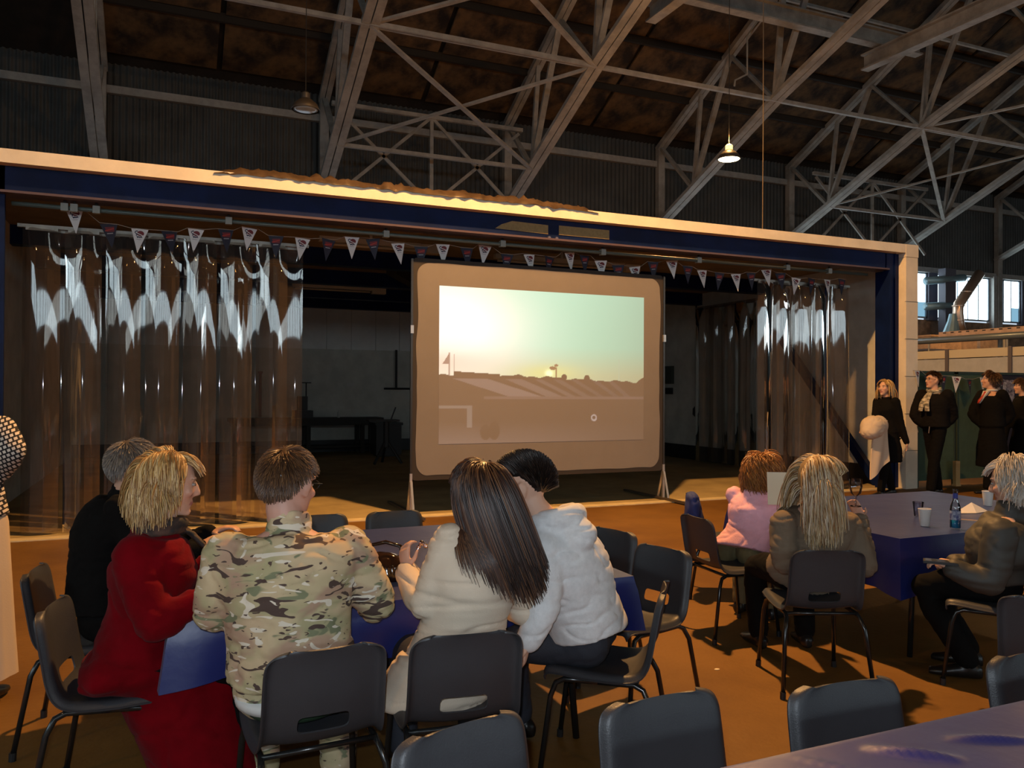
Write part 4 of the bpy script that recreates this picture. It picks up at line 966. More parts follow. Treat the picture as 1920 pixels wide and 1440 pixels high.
def person(label, S, cloth):
    S = prep(S); k = S['k']; fem = S.get('fem'); base = V((S['pel'].x, S['pel'].y, 0))
    t = thing('person', label, 'person', (0, 0, 0)); H = S['head']; M = frame(azv(S['faz'], S.get('fpitch', 0)), V((0, 0, 1)) + azv(S['faz'] + 90) * S.get('ftilt', 0))
    mb = MB(); hk = k * S.get('hk', 1.0); head_mesh(mb, H, M, hk, fem)
    nb = H + M @ V((0, -.022 * hk, -.075 * hk)); nr = (.050 if fem else .058) * k
    limb(mb, [H + M @ V((0, -.02 * hk, -.03 * hk)), nb, S['neck'] + V((0, 0, .0)), S['neck'].lerp(S['chest'], .2)], [nr * .95, nr, nr * 1.1, nr * 1.2])
    mb.loft(torso_secs(S, -.012), 20)
    for s in 'lr':
        limb(mb, [S['s' + s], S['e' + s], S['w' + s]], [.050 * k, .038 * k, .026 * k])
        ft = S.get('f' + s); d = V(ft) if ft is not None else (S['w' + s] - S['e' + s]); hand(mb, S['w' + s], d, S.get('n' + s, V((0, 0, -1))), k * (.9 if fem else 1), S.get('curl', .6), -1 if s == 'l' else 1)
        limb(mb, [S['h' + s], S['k' + s], S['a' + s]], [.078 * k, .052 * k, .036 * k])
        tf = azv(S['taz'] + (-6 if s == 'l' else 6)); a = S['a' + s]; mb.loft([(a - tf * .05 * k + V((0, 0, -.04)), tf.cross(V((0, 0, 1))) * .028 * k, V((0, 0, .03))), (a + tf * .04 * k + V((0, 0, -.045)), tf.cross(V((0, 0, 1))) * .034 * k, V((0, 0, .03))), (a + tf * .16 * k + V((0, 0, -.06)), tf.cross(V((0, 0, 1))) * .036 * k, V((0, 0, .016)))], 12)
    me = skinned(mb, S.get('vox', .008), 3); colour_body(me, H, M, hk, S['skin'], S.get('lips', (.36, .13, .11)), S.get('brow', (.12, .08, .05))); mk('body', me, M_skin, t)
    if S.get('eyes', True):
        for s in (-1, 1):
            c = H + M @ (V((s * .031, .081, .010)) * hk); e = MB().ell(c, .0095 * hk, .0090 * hk, .0065 * hk, M, 14, 10).build('eye', M_eyew, t, True); MB().ell(c + M @ V((0, .0065, 0)) * hk, .0055 * hk, .0042 * hk, .0055 * hk, M, 10, 8).build('iris', M_iris, e, True)
    if 'hair' in S: S['hair'].setdefault('coll', []); make_hair(H, M, hk, S['hair'], t)
    for fn in cloth: fn(S, t, H, M, hk)
    t.location = (0, 0, 0); return t
# ---- garments -------------------------------------------------------------
def jacket(m, off=.022, hem=-.10, sleeve=(.070, .058, .042), amp=.006, vox=.011, collar=.0, name='jacket', sc=(8, 8, 22), seed=1, cut=.96, flare=.0, sl_end=.96, tails=None):
    def f(S, t, H, M, hk):
        k = S['k']; mb = MB(); prof = [(p[0], p[1], p[2]) for p in S['prof'] if p[0] > -.05 and p[0] <= cut]
        prof = [(hem, prof[0][1] + .02 + flare, prof[0][2] + .02 + flare), (hem * .5, prof[0][1] + .015 + flare * .5, prof[0][2] + .012 + flare * .5)] + [p for p in prof if p[0] > hem * .5]
        if hem > -.03: prof = [(hem, .168, .125)] + [(p[0], p[1], p[2]) for p in S['prof'] if p[0] > hem + .03 and p[0] <= cut]
        mb.loft(torso_secs(S, off * k, prof), 28)
        if collar: 
            n = S['neck']; u = (H - n).normalized(); r = S['rs']; fw = u.cross(r)
            mb.loft([(n - u * .04 * k, r * .080 * k, fw * .075 * k), (n + u * collar * .5, r * .076 * k, fw * .072 * k), (n + u * collar, r * .074 * k, fw * .070 * k)], 18)
        for s in 'lr':
            e = S['e' + s]; w_ = S['w' + s]; limb(mb, [S['s' + s], e, e.lerp(w_, sl_end)], [x * k for x in sleeve], 16)
        if tails: tails(S, mb, k)
        me = skinned(mb, vox, 5, .5); wrinkle(me, amp * k, sc, seed); mk(name, me, m, t)
    return f
def trousers(m, off=.012, amp=.004, vox=.012, name='trousers', top=.16, rad=(.098, .074, .060), wtop=None):
    def f(S, t, H, M, hk):
        k = S['k']; mb = MB(); prof = [p for p in S['prof'] if p[0] <= top]; mb.loft(torso_secs(S, off * k, prof), 24)
        for s in 'lr': limb(mb, [S['h' + s], S['k' + s], S['a' + s] + V((0, 0, .02))], [x * k for x in rad], 16)
        me = skinned(mb, vox, 4); wrinkle(me, amp, (9, 9, 14), 3); mk(name, me, m, t)
    return f
def shoes(m):
    def f(S, t, H, M, hk):
        k = S['k']
        for s in 'lr':
            tf = azv(S['taz'] + (-6 if s == 'l' else 6)); a = V(S['a' + s]); r = tf.cross(V((0, 0, 1))); z = V((0, 0, 1)); a.z = .085; mb = MB()
            mb.loft([(a - tf * .075 * k - z * .045, r * .020, z * .030), (a - tf * .05 * k - z * .035, r * .040, z * .045), (a + tf * .03 * k - z * .04, r * .045, z * .042), (a + tf * .12 * k - z * .055, r * .050, z * .028), (a + tf * .19 * k - z * .062, r * .036, z * .018)], 14)
            mb.loft([(a - z * .03, r * .044, tf * .048), (a + z * .03, r * .042, tf * .045)], 12)
            me = skinned(mb, .009, 3); mk('shoe', me, m, t)
    return f
def glasses(m):
    def f(S, t, H, M, hk):
        P = lambda x, y, z: H + M @ (V((x, y, z)) * hk); g = MB()
        for s in (-1, 1):
            g.tube([P(s * .031 + .024 * math.cos(a * .6283), .098, .010 + .017 * math.sin(a * .6283)) for a in range(11)], .0022 * hk, 6); g.tube([P(s * .055, .097, .014), P(s * .079, .080, .014), P(s * .083, -.005, .012), P(s * .080, -.02, -.004)], .0028 * hk, 6)
        g.tube([P(-.008, .099, .012), P(0, .103, .014), P(.008, .099, .012)], .0022 * hk, 6); g.build('glasses', m, t, True)
    return f
def scarf(m, r=.075, th=.028, tails=True, name='scarf', drop=.42):
    def f(S, t, H, M, hk):
        n = S['neck']; k = S['k']; u = (H - n).normalized(); rs = S['rs']; fw = u.cross(rs); mb = MB()
        ring = [n + u * .03 * k + (rs * math.cos(a) * r + fw * math.sin(a) * r * .95) * k + u * (.012 * math.sin(a * 2)) for a in np.linspace(0, 2 * math.pi, 25)]
        for (q, dz) in ((th * k, 0), (th * .8 * k, -.03)): mb.tube([p + u * dz for p in ring], q, 10)
        if tails:
            for s in (-1, 1):
                p0 = n + fw * (r + .02) * k + rs * .015 * s * k + u * .01; pm = n.lerp(S['chest'], .30) + fw * (.195 * k) + rs * .030 * s * k; p1 = S['chest'].lerp(n, .45) + fw * (.225 * k) + rs * .040 * s * k; p2 = S['chest'] + fw * (.235 * k) + rs * .055 * s * k
                mb.loft([(p0, rs * .036 * k, fw * .016), (pm, rs * .038 * k, fw * .016), (p1, rs * .040 * k, fw * .016), (p1.lerp(p2, drop / .42), rs * .042 * k, fw * .014)], 12)
        me = skinned(mb, .009, 3); wrinkle(me, .004, (20, 20, 20), 4); mk(name, me, m, t)
    return f
# ---- where the joints of each person are (metres) ---------------------------
P_BLACK = dict(pel=(-0.26, 4.13, 0.53), chest=(-0.26, 4.168, 0.846), neck=(-0.178, 4.174, 1.059), head=(-0.142, 4.157, 1.2), er=(-0.058, 3.897, 0.75), wr=(0.135, 3.976, 0.837), el=(-0.055, 4.44, 0.729), wl=(0.205, 4.327, 0.838))
P_RED = dict(pel=(-0.1, 3.38, 0.54), chest=(-0.053, 3.328, 0.809), neck=(-0.023, 3.324, 1.036), head=(0.011, 3.319, 1.205), sr=(-0.097, 3.226, 0.954), er=(-0.04, 3.094, 0.725), wr=(0.097, 3.122, 0.798), el=(0.066, 3.484, 0.73), wl=(0.149, 3.426, 0.864))
P_CAMO = dict(pel=(0.41, 2.86, 0.54), chest=(0.383, 2.846, 0.843), neck=(0.393, 2.883, 1.084), head=(0.395, 2.914, 1.23), sl=(0.194, 2.904, 1.002), sr=(0.595, 2.862, 0.999), el=(0.152, 2.924, 0.792), wl=(0.221, 3.232, 0.796), er=(0.704, 2.861, 0.788), wr=(0.742, 3.172, 0.761))
P_BEIGE = dict(pel=(0.99, 2.86, 0.53), chest=(1.031, 2.775, 0.806), neck=(1.059, 2.793, 1.031), head=(1.062, 2.802, 1.179), sl=(0.958, 2.79, 1.008), sr=(1.225, 2.799, 0.948), el=(0.862, 2.79, 0.772), wl=(0.858, 3.02, 0.862), er=(1.259, 2.786, 0.72), wr=(1.291, 3.045, 0.694))
P_HOOD = dict(pel=(1.655, 2.985, 0.53), chest=(1.529, 2.92, 0.788), neck=(1.415, 2.902, 1.021), head=(1.297, 2.906, 1.182), sl=(1.34, 2.804, 0.944), el=(1.324, 2.758, 0.741), wl=(1.273, 2.792, 0.616), sr=(1.619, 3.033, 0.892), er=(1.498, 3.174, 0.595), wr=(1.36, 3.179, 0.632))
P_GIRL = dict(pel=(3.52, 4.34, 0.49), chest=(3.618, 4.286, 0.685), neck=(3.68, 4.302, 0.895), head=(3.709, 4.31, 1.015), er=(3.721, 4.122, 0.764), wr=(3.863, 4.169, 0.82), el=(3.953, 4.513, 0.656), wl=(4.073, 4.406, 0.722))
P_BLONDE = dict(pel=(3.33, 3.4, 0.53), chest=(3.234, 3.254, 0.732), neck=(3.215, 3.238, 0.94), head=(3.204, 3.22, 1.092), sl=(3.029, 3.276, 0.841), sr=(3.43, 3.212, 0.812), er=(3.391, 3.122, 0.605), wr=(3.531, 3.299, 0.864), el=(2.969, 3.249, 0.642), wl=(3.287, 3.493, 0.655))
P_ELDER = dict(pel=(4.24, 2.99, 0.53), chest=(4.127, 2.936, 0.682), neck=(4.222, 2.936, 0.916), head=(4.229, 2.932, 1.078), sl=(3.971, 2.816, 0.842), el=(3.907, 2.814, 0.578), wl=(3.789, 2.951, 0.647), er=(4.239, 3.084, 0.57), wr=(4.028, 3.12, 0.622))
P_WOMAN = dict(pel=(10.02, 8.91, 0.934), chest=(10.02, 8.91, 1.232), neck=(10.02, 8.91, 1.467), head=(9.99, 8.915, 1.635), k=0.978, el=(10.095, 8.726, 1.096), wl=(10.143, 8.653, 0.82), er=(9.662, 8.804, 1.059), wr=(9.411, 8.749, 1.017))
P_SCARF = dict(pel=(10.85, 8.75, 1.003), chest=(10.85, 8.75, 1.323), neck=(10.85, 8.75, 1.575), head=(10.822, 8.76, 1.756), k=1.05, el=(11.078, 8.521, 1.053), wl=(10.856, 8.456, 0.801), er=(10.443, 8.794, 1.049), wr=(10.347, 8.675, 0.774))
P_TIE = dict(pel=(11.87, 8.55, 1.008), chest=(11.87, 8.55, 1.33), neck=(11.87, 8.55, 1.583), head=(11.847, 8.569, 1.765), k=1.056, el=(11.892, 8.28, 1.052), wl=(11.738, 8.24, 0.747), er=(11.828, 8.743, 1.075), wr=(11.699, 8.692, 0.743))
P_FOURTH = dict(pel=(12.75, 8.95, 0.955), chest=(12.75, 8.95, 1.26), neck=(12.75, 8.95, 1.5), head=(12.727, 8.969, 1.672), k=1.0, el=(13.023, 8.556, 1.026), wl=(12.946, 8.592, 0.696), er=(13.079, 8.967, 1.007), wr=(12.959, 8.913, 0.701))
P_CHECK = dict(pel=(-0.918, 4.753, 0.891), chest=(-0.918, 4.753, 1.176), neck=(-0.918, 4.753, 1.4), head=(-0.913, 4.783, 1.561), k=0.933, er=(-0.695, 4.569, 1.26), wr=(-0.77, 4.765, 1.149), el=(-1.111, 4.944, 1.26), wl=(-1.084, 5.042, 1.14))
P_BLONDE = dict(pel=(3.36, 3.54, .53), chest=(3.29, 3.42, .72), neck=(3.275, 3.375, .945), head=(3.265, 3.335, 1.088), sl=(3.09, 3.42, .845), sr=(3.47, 3.34, .825), er=(3.475, 3.22, .60), wr=(3.62, 3.40, .85), el=(3.03, 3.36, .64), wl=(3.32, 3.60, .66))
P_FOURTH = dict(pel=(13.12, 8.9, .955), chest=(13.12, 8.9, 1.26), neck=(13.12, 8.9, 1.50), head=(13.10, 8.92, 1.672), k=1.0, el=(13.22, 8.62, 1.03), wl=(13.16, 8.56, .75), er=(13.05, 9.15, 1.03), wr=(12.95, 9.12, .75))
def camo(name='multi_terrain_camouflage', s=1.0):
    m = bpy.data.materials.new(name); m.use_nodes = True; nt = m.node_tree; b = nt.nodes['Principled BSDF']; b.inputs['Roughness'].default_value = .85; L = nt.links.new
    tc = _n(nt, 'ShaderNodeTexCoord')
    def layer(scale, lo, hi, stretch, detail=2, dist=.6, off=0):
        mp = _n(nt, 'ShaderNodeMapping'); mp.inputs['Scale'].default_value = stretch; mp.inputs['Location'].default_value = (off, off * .7, off * .3); L(tc.outputs['Object'], mp.inputs[0])
        no = _n(nt, 'ShaderNodeTexNoise', Scale=scale * s, Detail=detail, Roughness=.45, Distortion=dist); L(mp.outputs[0], no.inputs['Vector'])
        r = _n(nt, 'ShaderNodeMapRange'); r.inputs[1].default_value = lo; r.inputs[2].default_value = hi; L(no.outputs['Fac'], r.inputs[0]); return r.outputs[0]
    def over(a, col, f):
        mx = _n(nt, 'ShaderNodeMix', data_type='RGBA'); mx.inputs[7].default_value = col + (1,); L(f, mx.inputs[0])
        if isinstance(a, tuple): mx.inputs[6].default_value = a + (1,)
        else: L(a, mx.inputs[6])
        return mx.outputs[2]
    H3 = (1, 1, 2.2)
    c = over((.56, .43, .26), (.40, .35, .19), layer(5, .44, .60, (1, 1, 1.5)))
    c = over(c, (.42, .27, .18), layer(6, .50, .62, (1, 1, 1.7), off=3))
    c = over(c, (.19, .20, .11), layer(9, .60, .635, H3, 2, .8, 7))
    c = over(c, (.075, .045, .035), layer(11, .615, .63, (1, 1, 2.6), 1.5, 1.0, 11))
    c = over(c, (.70, .62, .50), layer(10, .635, .65, (1, 1, 2.8), 1.2, 1.2, 17))
    c = over(c, (.09, .055, .04), layer(26, .70, .715, (1, 1, 2.2), 1, .5, 23))
    L(c, b.inputs['Base Color']); return m
def checks():
    m = bpy.data.materials.new('black_white_check_wool'); m.use_nodes = True; nt = m.node_tree; b = nt.nodes['Principled BSDF']; b.inputs['Roughness'].default_value = .9; L = nt.links.new
    tc = _n(nt, 'ShaderNodeTexCoord'); br = _n(nt, 'ShaderNodeTexBrick'); br.offset = .5; mp = _n(nt, 'ShaderNodeMapping'); mp.inputs['Rotation'].default_value = (math.pi / 2, 0, .4)
    L(tc.outputs['Object'], mp.inputs[0]); L(mp.outputs[0], br.inputs['Vector'])
    for k, v in (('Color1', (.75, .66, .56, 1)), ('Color2', (.62, .55, .5, 1)), ('Mortar', (.012, .011, .014, 1)), ('Scale', 19), ('Mortar Size', .075), ('Brick Width', .40), ('Row Height', .40)): br.inputs[k].default_value = v
    L(br.outputs[0], b.inputs['Base Color']); return m
M_camo = camo(); M_bk = mat('black_wool', (.004, .0036, .0036), .9, spec=.15); M_bk2 = mat('dark_charcoal_wool', (.006, .005, .005), .9, spec=.15)
M_red_c = mat('red_velvet_coat', (.16, .001, .005), .9, spec=.06, sheen=.03, var=.25, vscale=9, bump=.15, bscale=90); M_beige = mat('beige_cotton_jacket', (.70, .58, .45), .8, bump=.12, bscale=200, var=.06)
M_grey_h = mat('grey_marl_jersey', (.78, .77, .77), .9, bump=.15, bscale=300, var=.1, vscale=40); M_jean = mat('dark_denim', (.022, .025, .036), .8, bump=.2, bscale=260); M_pink = mat('pink_fleece', (.92, .50, .62), .9, bump=.2, bscale=180, var=.12)
M_olive = mat('olive_cotton', (.17, .14, .065), .85, var=.2); M_taupe = mat('taupe_wool_jacket', (.17, .125, .085), .9, bump=.2, bscale=260); M_anor = mat('dark_quilted_anorak', (.045, .042, .036), .6, var=.2); M_cream = mat('cream_linen', (.62, .50, .38), .8, bump=.1, bscale=120)
M_shoe = mat('black_shoe_leather', (.01, .009, .008), .35); M_belt = mat('green_belt_webbing', (.02, .045, .02), .7); M_shirt = mat('white_shirt_cotton', (.62, .62, .60), .8); M_tie = mat('red_silk_tie', (.42, .04, .02), .45); M_gls = mat('black_glasses_frame', (.01, .01, .01), .25)
M_sc_dark = mat('patterned_dark_scarf', (.09, .045, .03), .8, vscale=22, col2=(.02, .02, .02)); M_sc = mat('striped_wool_scarf', (.62, .56, .45), .9, vscale=14, col2=(.07, .07, .06), stretch=(1, 1, 4))
SK = (.62, .36, .25); SK2 = (.66, .40, .29)
def torus_band(name, m, tt, off, th, hgt):
    def f(S, t, H, M, hk):
        secs = [p for p in S['prof']]; w_ = np.interp(tt, [p[0] for p in secs], [p[1] for p in secs]) * S['k'] * S.get('bulk', 1) + off; d = np.interp(tt, [p[0] for p in secs], [p[2] for p in secs]) * S['k'] * S.get('bulk', 1) + off
        c = S['pel'].lerp(S['chest'], tt / .5); u = (S['chest'] - S['pel']).normalized(); fw = u.cross(S['rp']); mb = MB()
        mb.loft([(c - u * hgt / 2, S['rp'] * w_, fw * d), (c, S['rp'] * (w_ + th), fw * (d + th)), (c + u * hgt / 2, S['rp'] * w_, fw * d)], 28); mb.build(name, m, t, True)
    return f
# ---- 1 man in black
person('person with short grey hair in a black coat at the left end of the table', dict(P_BLACK, faz=72, fpitch=-4, paz=95, saz=88, skin=SK, vox=.010, bulk=1.08,
    hair=dict(cols=[(.16, .13, .11), (.24, .21, .19), (.30, .24, .18)], n=420, len=.035, short=1, lift=.35, vol=.006, rad=.005, seed=3, line=-10)),
    [jacket(M_bk, .03, -.12, (.078, .066, .05), .005, collar=.05, name='coat', seed=2), trousers(M_bk), shoes(M_shoe)])
# ---- 2 woman in the red coat
def red_tails(S, mb, k):
    d = azv(S['paz']); r = S['rp']; z = V((0, 0, 1)); p = S['pel']
    mb.loft([(p - d * .19 - z * .045, r * .12, z * .05), (p - d * .14 - z * .03, r * .19, z * .08), (p + d * .0 - z * .01, r * .21, z * .12), (p + d * .2 - z * .01, r * .20, z * .105), (p + d * .40 - z * .02, r * .19, z * .09), (p + d * .47 - z * .04, r * .12, z * .05)], 28)
    mb.loft([(p + d * .16 + z * .02, r * .205, d * .26), (p + d * .19 - z * .15, r * .225, d * .26), (p + d * .24 - z * .32, r * .28, d * .235), (p + d * .27 - z * .45, r * .29, d * .22)], 28)
person('person with a blonde bob in a dark red velvet coat, seen in profile', dict(P_RED, fem=1, faz=86, fpitch=-8, paz=90, saz=84, skin=SK2, vox=.0065, hk=.97, lips=(.42, .16, .14), brow=(.30, .2, .11), curl=.8, bulk=1.0,
    fr=(.9, .25, .35), fl=(.7, -.1, .6),
    hair=dict(cols=[(.42, .24, .085), (.60, .38, .14), (.72, .52, .26), (.30, .15, .05)], n=520, len=.185, fringe=.085, fsweep=.5, part=.01, vol=.018, grav=.34, rad=.0062, seed=5, lift=.5, curl=.12)),
    [jacket(M_red_c, .030, -.12, (.088, .072, .052), .007, collar=.045, name='coat', sc=(7, 7, 14), seed=4, tails=red_tails, vox=.012), scarf(M_sc_dark, .078, .022, True), trousers(M_bk), shoes(M_shoe),
     lambda S, t, H, M, hk: MB().ell(H + M @ V((.079, -.004, -.042)), .004, .004, .004).build('earring', mat('silver', (.8, .8, .8), .2, 1), t, True)])
# ---- 3 camouflage
person('person with short brown hair and glasses in a camouflage uniform, seen from behind', dict(P_CAMO, faz=46, fpitch=-10, paz=12, saz=10, skin=(.60, .33, .25), vox=.0065, bulk=1.12, hk=1.03,
    hair=dict(cols=[(.075, .036, .02), (.11, .055, .028), (.16, .075, .03)], n=900, len=.024, short=1, lift=.22, vol=.005, rad=.0045, seed=6, line=-4)),
    [jacket(M_camo, .030, -.05, (.086, .076, .056), .007, collar=.055, name='camouflage_jacket', sc=(7, 7, 16), seed=6, vox=.010), trousers(M_camo, .02, rad=(.108, .086, .07), name='camouflage_trousers'), torus_band('shirt_tail', M_shirt, -.045, .027, .003, .035), torus_band('belt', M_belt, -.085, .034, .006, .035), glasses(M_gls), shoes(mat('tan_boot', (.16, .10, .06), .7))])
# ---- 4 woman in beige
def beige_tails(S, mb, k):
    d = azv(S['paz']); r = S['rp']; z = V((0, 0, 1)); p = S['pel']
    mb.loft([(p + z * .06 - r * .02, r * .18, d * .15), (p - z * .03 - r * .04, r * .215, d * .18), (p - z * .09 - r * .07, r * .235, d * .18), (p - z * .115 - r * .075, r * .23, d * .17)], 24)
bc_ = [(V((1.06, 2.80, z_)), q_) for (z_, q_) in ((.96, .14), (.90, .175), (.84, .182), (.78, .182), (.72, .182))] + [(V((1.20, 2.80, .95)), .105), (V((1.13, 2.80, .92)), .16)]
person('person with long straight dark brown hair in a beige jacket, seen from behind', dict(P_BEIGE, fem=1, faz=-26, fpitch=-6, ftilt=.10, paz=10, saz=12, stilt=-.12, skin=SK2, vox=.0065, bulk=.98, curl=.9, fl=(-.05, .35, .9), nl=(.9, .3, 0),
    hair=dict(cols=[(.020, .009, .007), (.035, .014, .009), (.06, .022, .012), (.16, .07, .03)], n=700, len=.40, vol=.012, grav=.45, rad=.0062, seed=8, lift=.15, coll=bc_, step=.02, lean=(.34, -.20, 0))),
    [jacket(M_beige, .022, -.10, (.074, .062, .048), .0075, collar=.02, name='jacket', sc=(3.6, 3.6, 19), seed=8, tails=beige_tails, vox=.009), trousers(M_jean), shoes(M_shoe)])
# ---- 5 man in the hoodie
def hood_lump(S, mb, k):
    n = S['neck']; b = azv(S['saz'] + 180); r = S['rs']; z = V((0, 0, 1))
    ring = [n + r * .095 * math.cos(a) + b * (.02 + .085 * math.sin(a)) + z * (.035 + .02 * math.sin(a)) for a in np.linspace(-.5, math.pi + .5, 15)]
    mb.tube(ring, [.03] + [.045] * 13 + [.03], 12); mb.ell(n + b * .12 - z * .02, .085, .085, .07, None, 14, 10); mb.ell(n + b * .06 + z * .03, .10, .08, .05, None, 14, 10)
person('person with short dark hair in a grey hooded top leaning towards the next chair', dict(P_HOOD, faz=-58, fpitch=-12, paz=-50, saz=-36, skin=SK2, vox=.0065, bulk=1.10, fl=(-.15, .15, -.9), nl=(-.8, .5, 0), brow=(.03, .02, .015),
    hair=dict(cols=[(.012, .008, .007), (.02, .012, .009), (.035, .02, .014)], n=760, len=.052, short=1, lift=.55, vol=.014, rad=.0055, seed=9, line=-9, sweep=(.1, .3, .6))),
    [jacket(M_grey_h, .030, -.07, (.082, .066, .050), .006, collar=.0, name='hooded_top', sc=(6, 6, 15), seed=9, tails=hood_lump, vox=.009), trousers(M_jean, .014, name='jeans'), shoes(M_shoe)])
# ---- 6 girl
def girl_hood(S, mb, k):
    n = S['neck']; b = azv(S['saz'] + 180); z = V((0, 0, 1)); r = S['rs']
    mb.loft([(n + b * .07 + z * .02, r * .10, b * .04), (n + b * .11 - z * .05, r * .10, b * .045), (n + b * .115 - z * .12, r * .06, b * .03), (n + b * .10 - z * .15, r * .02, b * .015)], 16)
person('child with wavy reddish hair in a pink hooded top reading at the table', dict(P_GIRL, fem=1, faz=62, fpitch=-22, paz=65, saz=52, k=.86, hk=1.16, skin=SK2, vox=.009, bulk=1.18,
    hair=dict(cols=[(.22, .08, .02), (.34, .13, .03), (.46, .20, .05)], n=420, len=.20, vol=.020, grav=.26, rad=.0062, seed=12, lift=.75, curl=.6)),
    [jacket(M_pink, .030, -.05, (.072, .06, .048), .006, name='hooded_top', seed=12, tails=girl_hood, vox=.010), trousers(M_olive, .022, rad=(.10, .08, .066)), shoes(M_shoe)])
# ---- 7 blonde
blc = [(V((3.285, 3.40, .86)), .165), (V((3.11, 3.41, .86)), .09), (V((3.46, 3.35, .84)), .09), (V((3.30, 3.41, .74)), .175)]
person('person with long streaked blonde hair in a taupe jacket, drinking, seen from behind', dict(P_BLONDE, fem=1, faz=98, fpitch=4, paz=20, saz=24, skin=SK2, vox=.009, hk=1.06, bulk=1.22, fr=(-.35, .1, .9), nr=(-.8, -.3, 0),
    hair=dict(cols=[(.46, .30, .14), (.62, .47, .28), (.68, .58, .44), (.26, .13, .05)], n=480, len=.34, vol=.018, grav=.36, rad=.0066, seed=14, lift=.45, curl=.10, coll=blc, step=.02, part=.0)),
    [jacket(M_taupe, .025, -.12, (.082, .066, .048), .007, collar=.03, name='jacket', sc=(5, 5, 22), seed=14, vox=.010), trousers(M_bk), shoes(M_shoe)])
# ---- 8 white-haired sitter
person('person with a short white bob in a dark quilted jacket at the right edge', dict(P_ELDER, fem=1, faz=-22, fpitch=-12, paz=-36, saz=-30, tuck=.25, curl=1.1, skin=SK, vox=.009, hk=1.04, bulk=1.12,
    hair=dict(cols=[(.55, .46, .36), (.68, .62, .55), (.74, .70, .66)], n=460, len=.15, fringe=.09, vol=.018, grav=.25, rad=.0062, seed=15, lift=.5, part=.02, curl=.1)),
    [jacket(M_anor, .035, -.14, (.086, .076, .056), .005, collar=.07, name='anorak', sc=(5, 5, 18), seed=15, vox=.012), trousers(M_bk), shoes(M_shoe)])
# ---- standing people
def stand(S, az_, stride=.12, k=1.0):
    x, y, _ = S['pel']; r = azv(az_ + 90); f = azv(az_)
    S.update(sit=False, kl=tuple(V((x, y, .50 * k)) - r * .10 + f * stride * .5), kr=tuple(V((x, y, .50 * k)) + r * .10 - f * stride * .3), al=tuple(V((x, y, .085)) - r * .11 + f * stride), ar=tuple(V((x, y, .085)) + r * .11 - f * stride)); return S
def long_coat(lo, wd, dp):
    def tl(S, mb, k):
        p = S['pel']; r = S['rp']; f = azv(S['paz']); z = V((0, 0, 1)); mb.loft([(V((p.x, p.y, p.z + .12)), r * .18 * k, f * .13 * k), (V((p.x, p.y, p.z - .05)), r * .205 * k, f * .16 * k), (V((p.x, p.y, (p.z + lo) / 2)), r * (wd * .96), f * (dp * .96)), (V((p.x, p.y, lo)), r * wd, f * dp)], 24)
    return tl
def shirt_front(S, t, H, M, hk):
    n = S['neck']; u = V((0, 0, 1)); r = S['rs']; f = u.cross(r); c = S['chest']
    mb = MB(); y = .135 * S['k']; pts = [n + f * .105 + r * .062 + u * .02, n + f * .105 - r * .062 + u * .02, c.lerp(n, .30) + f * .228]
    q = [p - f * .03 for p in pts]; mb.add(pts + q, [(0, 1, 2), (5, 4, 3), (0, 3, 4, 1), (1, 4, 5, 2), (2, 5, 3, 0)]); mb.build('shirt', M_shirt, t)
    mb = MB(); mb.loft([(n + f * .115 + u * .01, r * .022, f * .014), (n + f * .135 - u * .03, r * .016, f * .014), (c.lerp(n, .5) + f * .212, r * .032, f * .016), (c.lerp(n, .3) + f * .238, r * .014, f * .010)], 10); mb.build('tie', M_tie, t, True)
    mb = MB(); ring = [n + u * .03 + (r * math.cos(a) * .070 + f * math.sin(a) * .068) for a in np.linspace(0, 2 * math.pi, 21)]; mb.tube(ring, .014, 8); mb.build('shirt_collar', M_shirt, t, True)
hb = dict(n=320, rad=.0075)
person('standing person with shoulder-length blonde hair in a black coat carrying a cream bag', stand(dict(P_WOMAN, fem=1, faz=-98, fpitch=4, paz=-80, saz=-90, skin=SK2, vox=.010, fl=(.1, -.1, -1), brow=(.2, .13, .07),
    hair=dict(hb, cols=[(.42, .27, .10), (.56, .40, .18), (.30, .16, .06)], len=.27, vol=.016, grav=.38, seed=21, lift=.4, part=-.01)), -75, .16, .98),
    [jacket(M_bk, .028, -.1, (.072, .062, .046), .004, collar=.04, name='coat', seed=21, tails=long_coat(.52, .24, .21), vox=.014), trousers(M_bk, rad=(.09, .07, .058)), shoes(M_shoe)])
person('standing person with glasses, striped scarf and a dark zipped jacket', stand(dict({k: v for k, v in P_SCARF.items() if k not in ('el', 'wl', 'er', 'wr')}, faz=-76, fpitch=6, paz=-80, saz=-92, skin=SK, vox=.010, fl=(.0, -.1, -1), el=(11.04, 8.56, 1.20), wl=(10.90, 8.67, 1.03), er=(10.66, 8.98, 1.20), wr=(10.79, 8.84, 1.03), bulk=1.12, brow=(.05, .03, .02),
    hair=dict(hb, cols=[(.035, .018, .010), (.06, .03, .015)], len=.045, short=1, lift=.4, vol=.012, seed=22, n=420)), -62, .10, 1.05),
    [jacket(M_bk2, .035, -.36, (.086, .072, .054), .005, collar=.03, name='jacket', seed=22, vox=.014), scarf(M_sc, .082, .026), trousers(M_bk, rad=(.10, .078, .064)), glasses(M_gls), shoes(M_shoe),
     lambda S, t, H, M, hk: [MB().bar(S['pel'] + azv(-80) * .20 + azv(10) * s * .11 + V((0, 0, -.05)), S['pel'] + azv(-80) * .205 + azv(10) * s * .13 + V((0, 0, .05)), .012, .006).build('zip', mat('bright_zip', (.75, .7, .6), .3, .9), t) for s in (-1, 1)]])
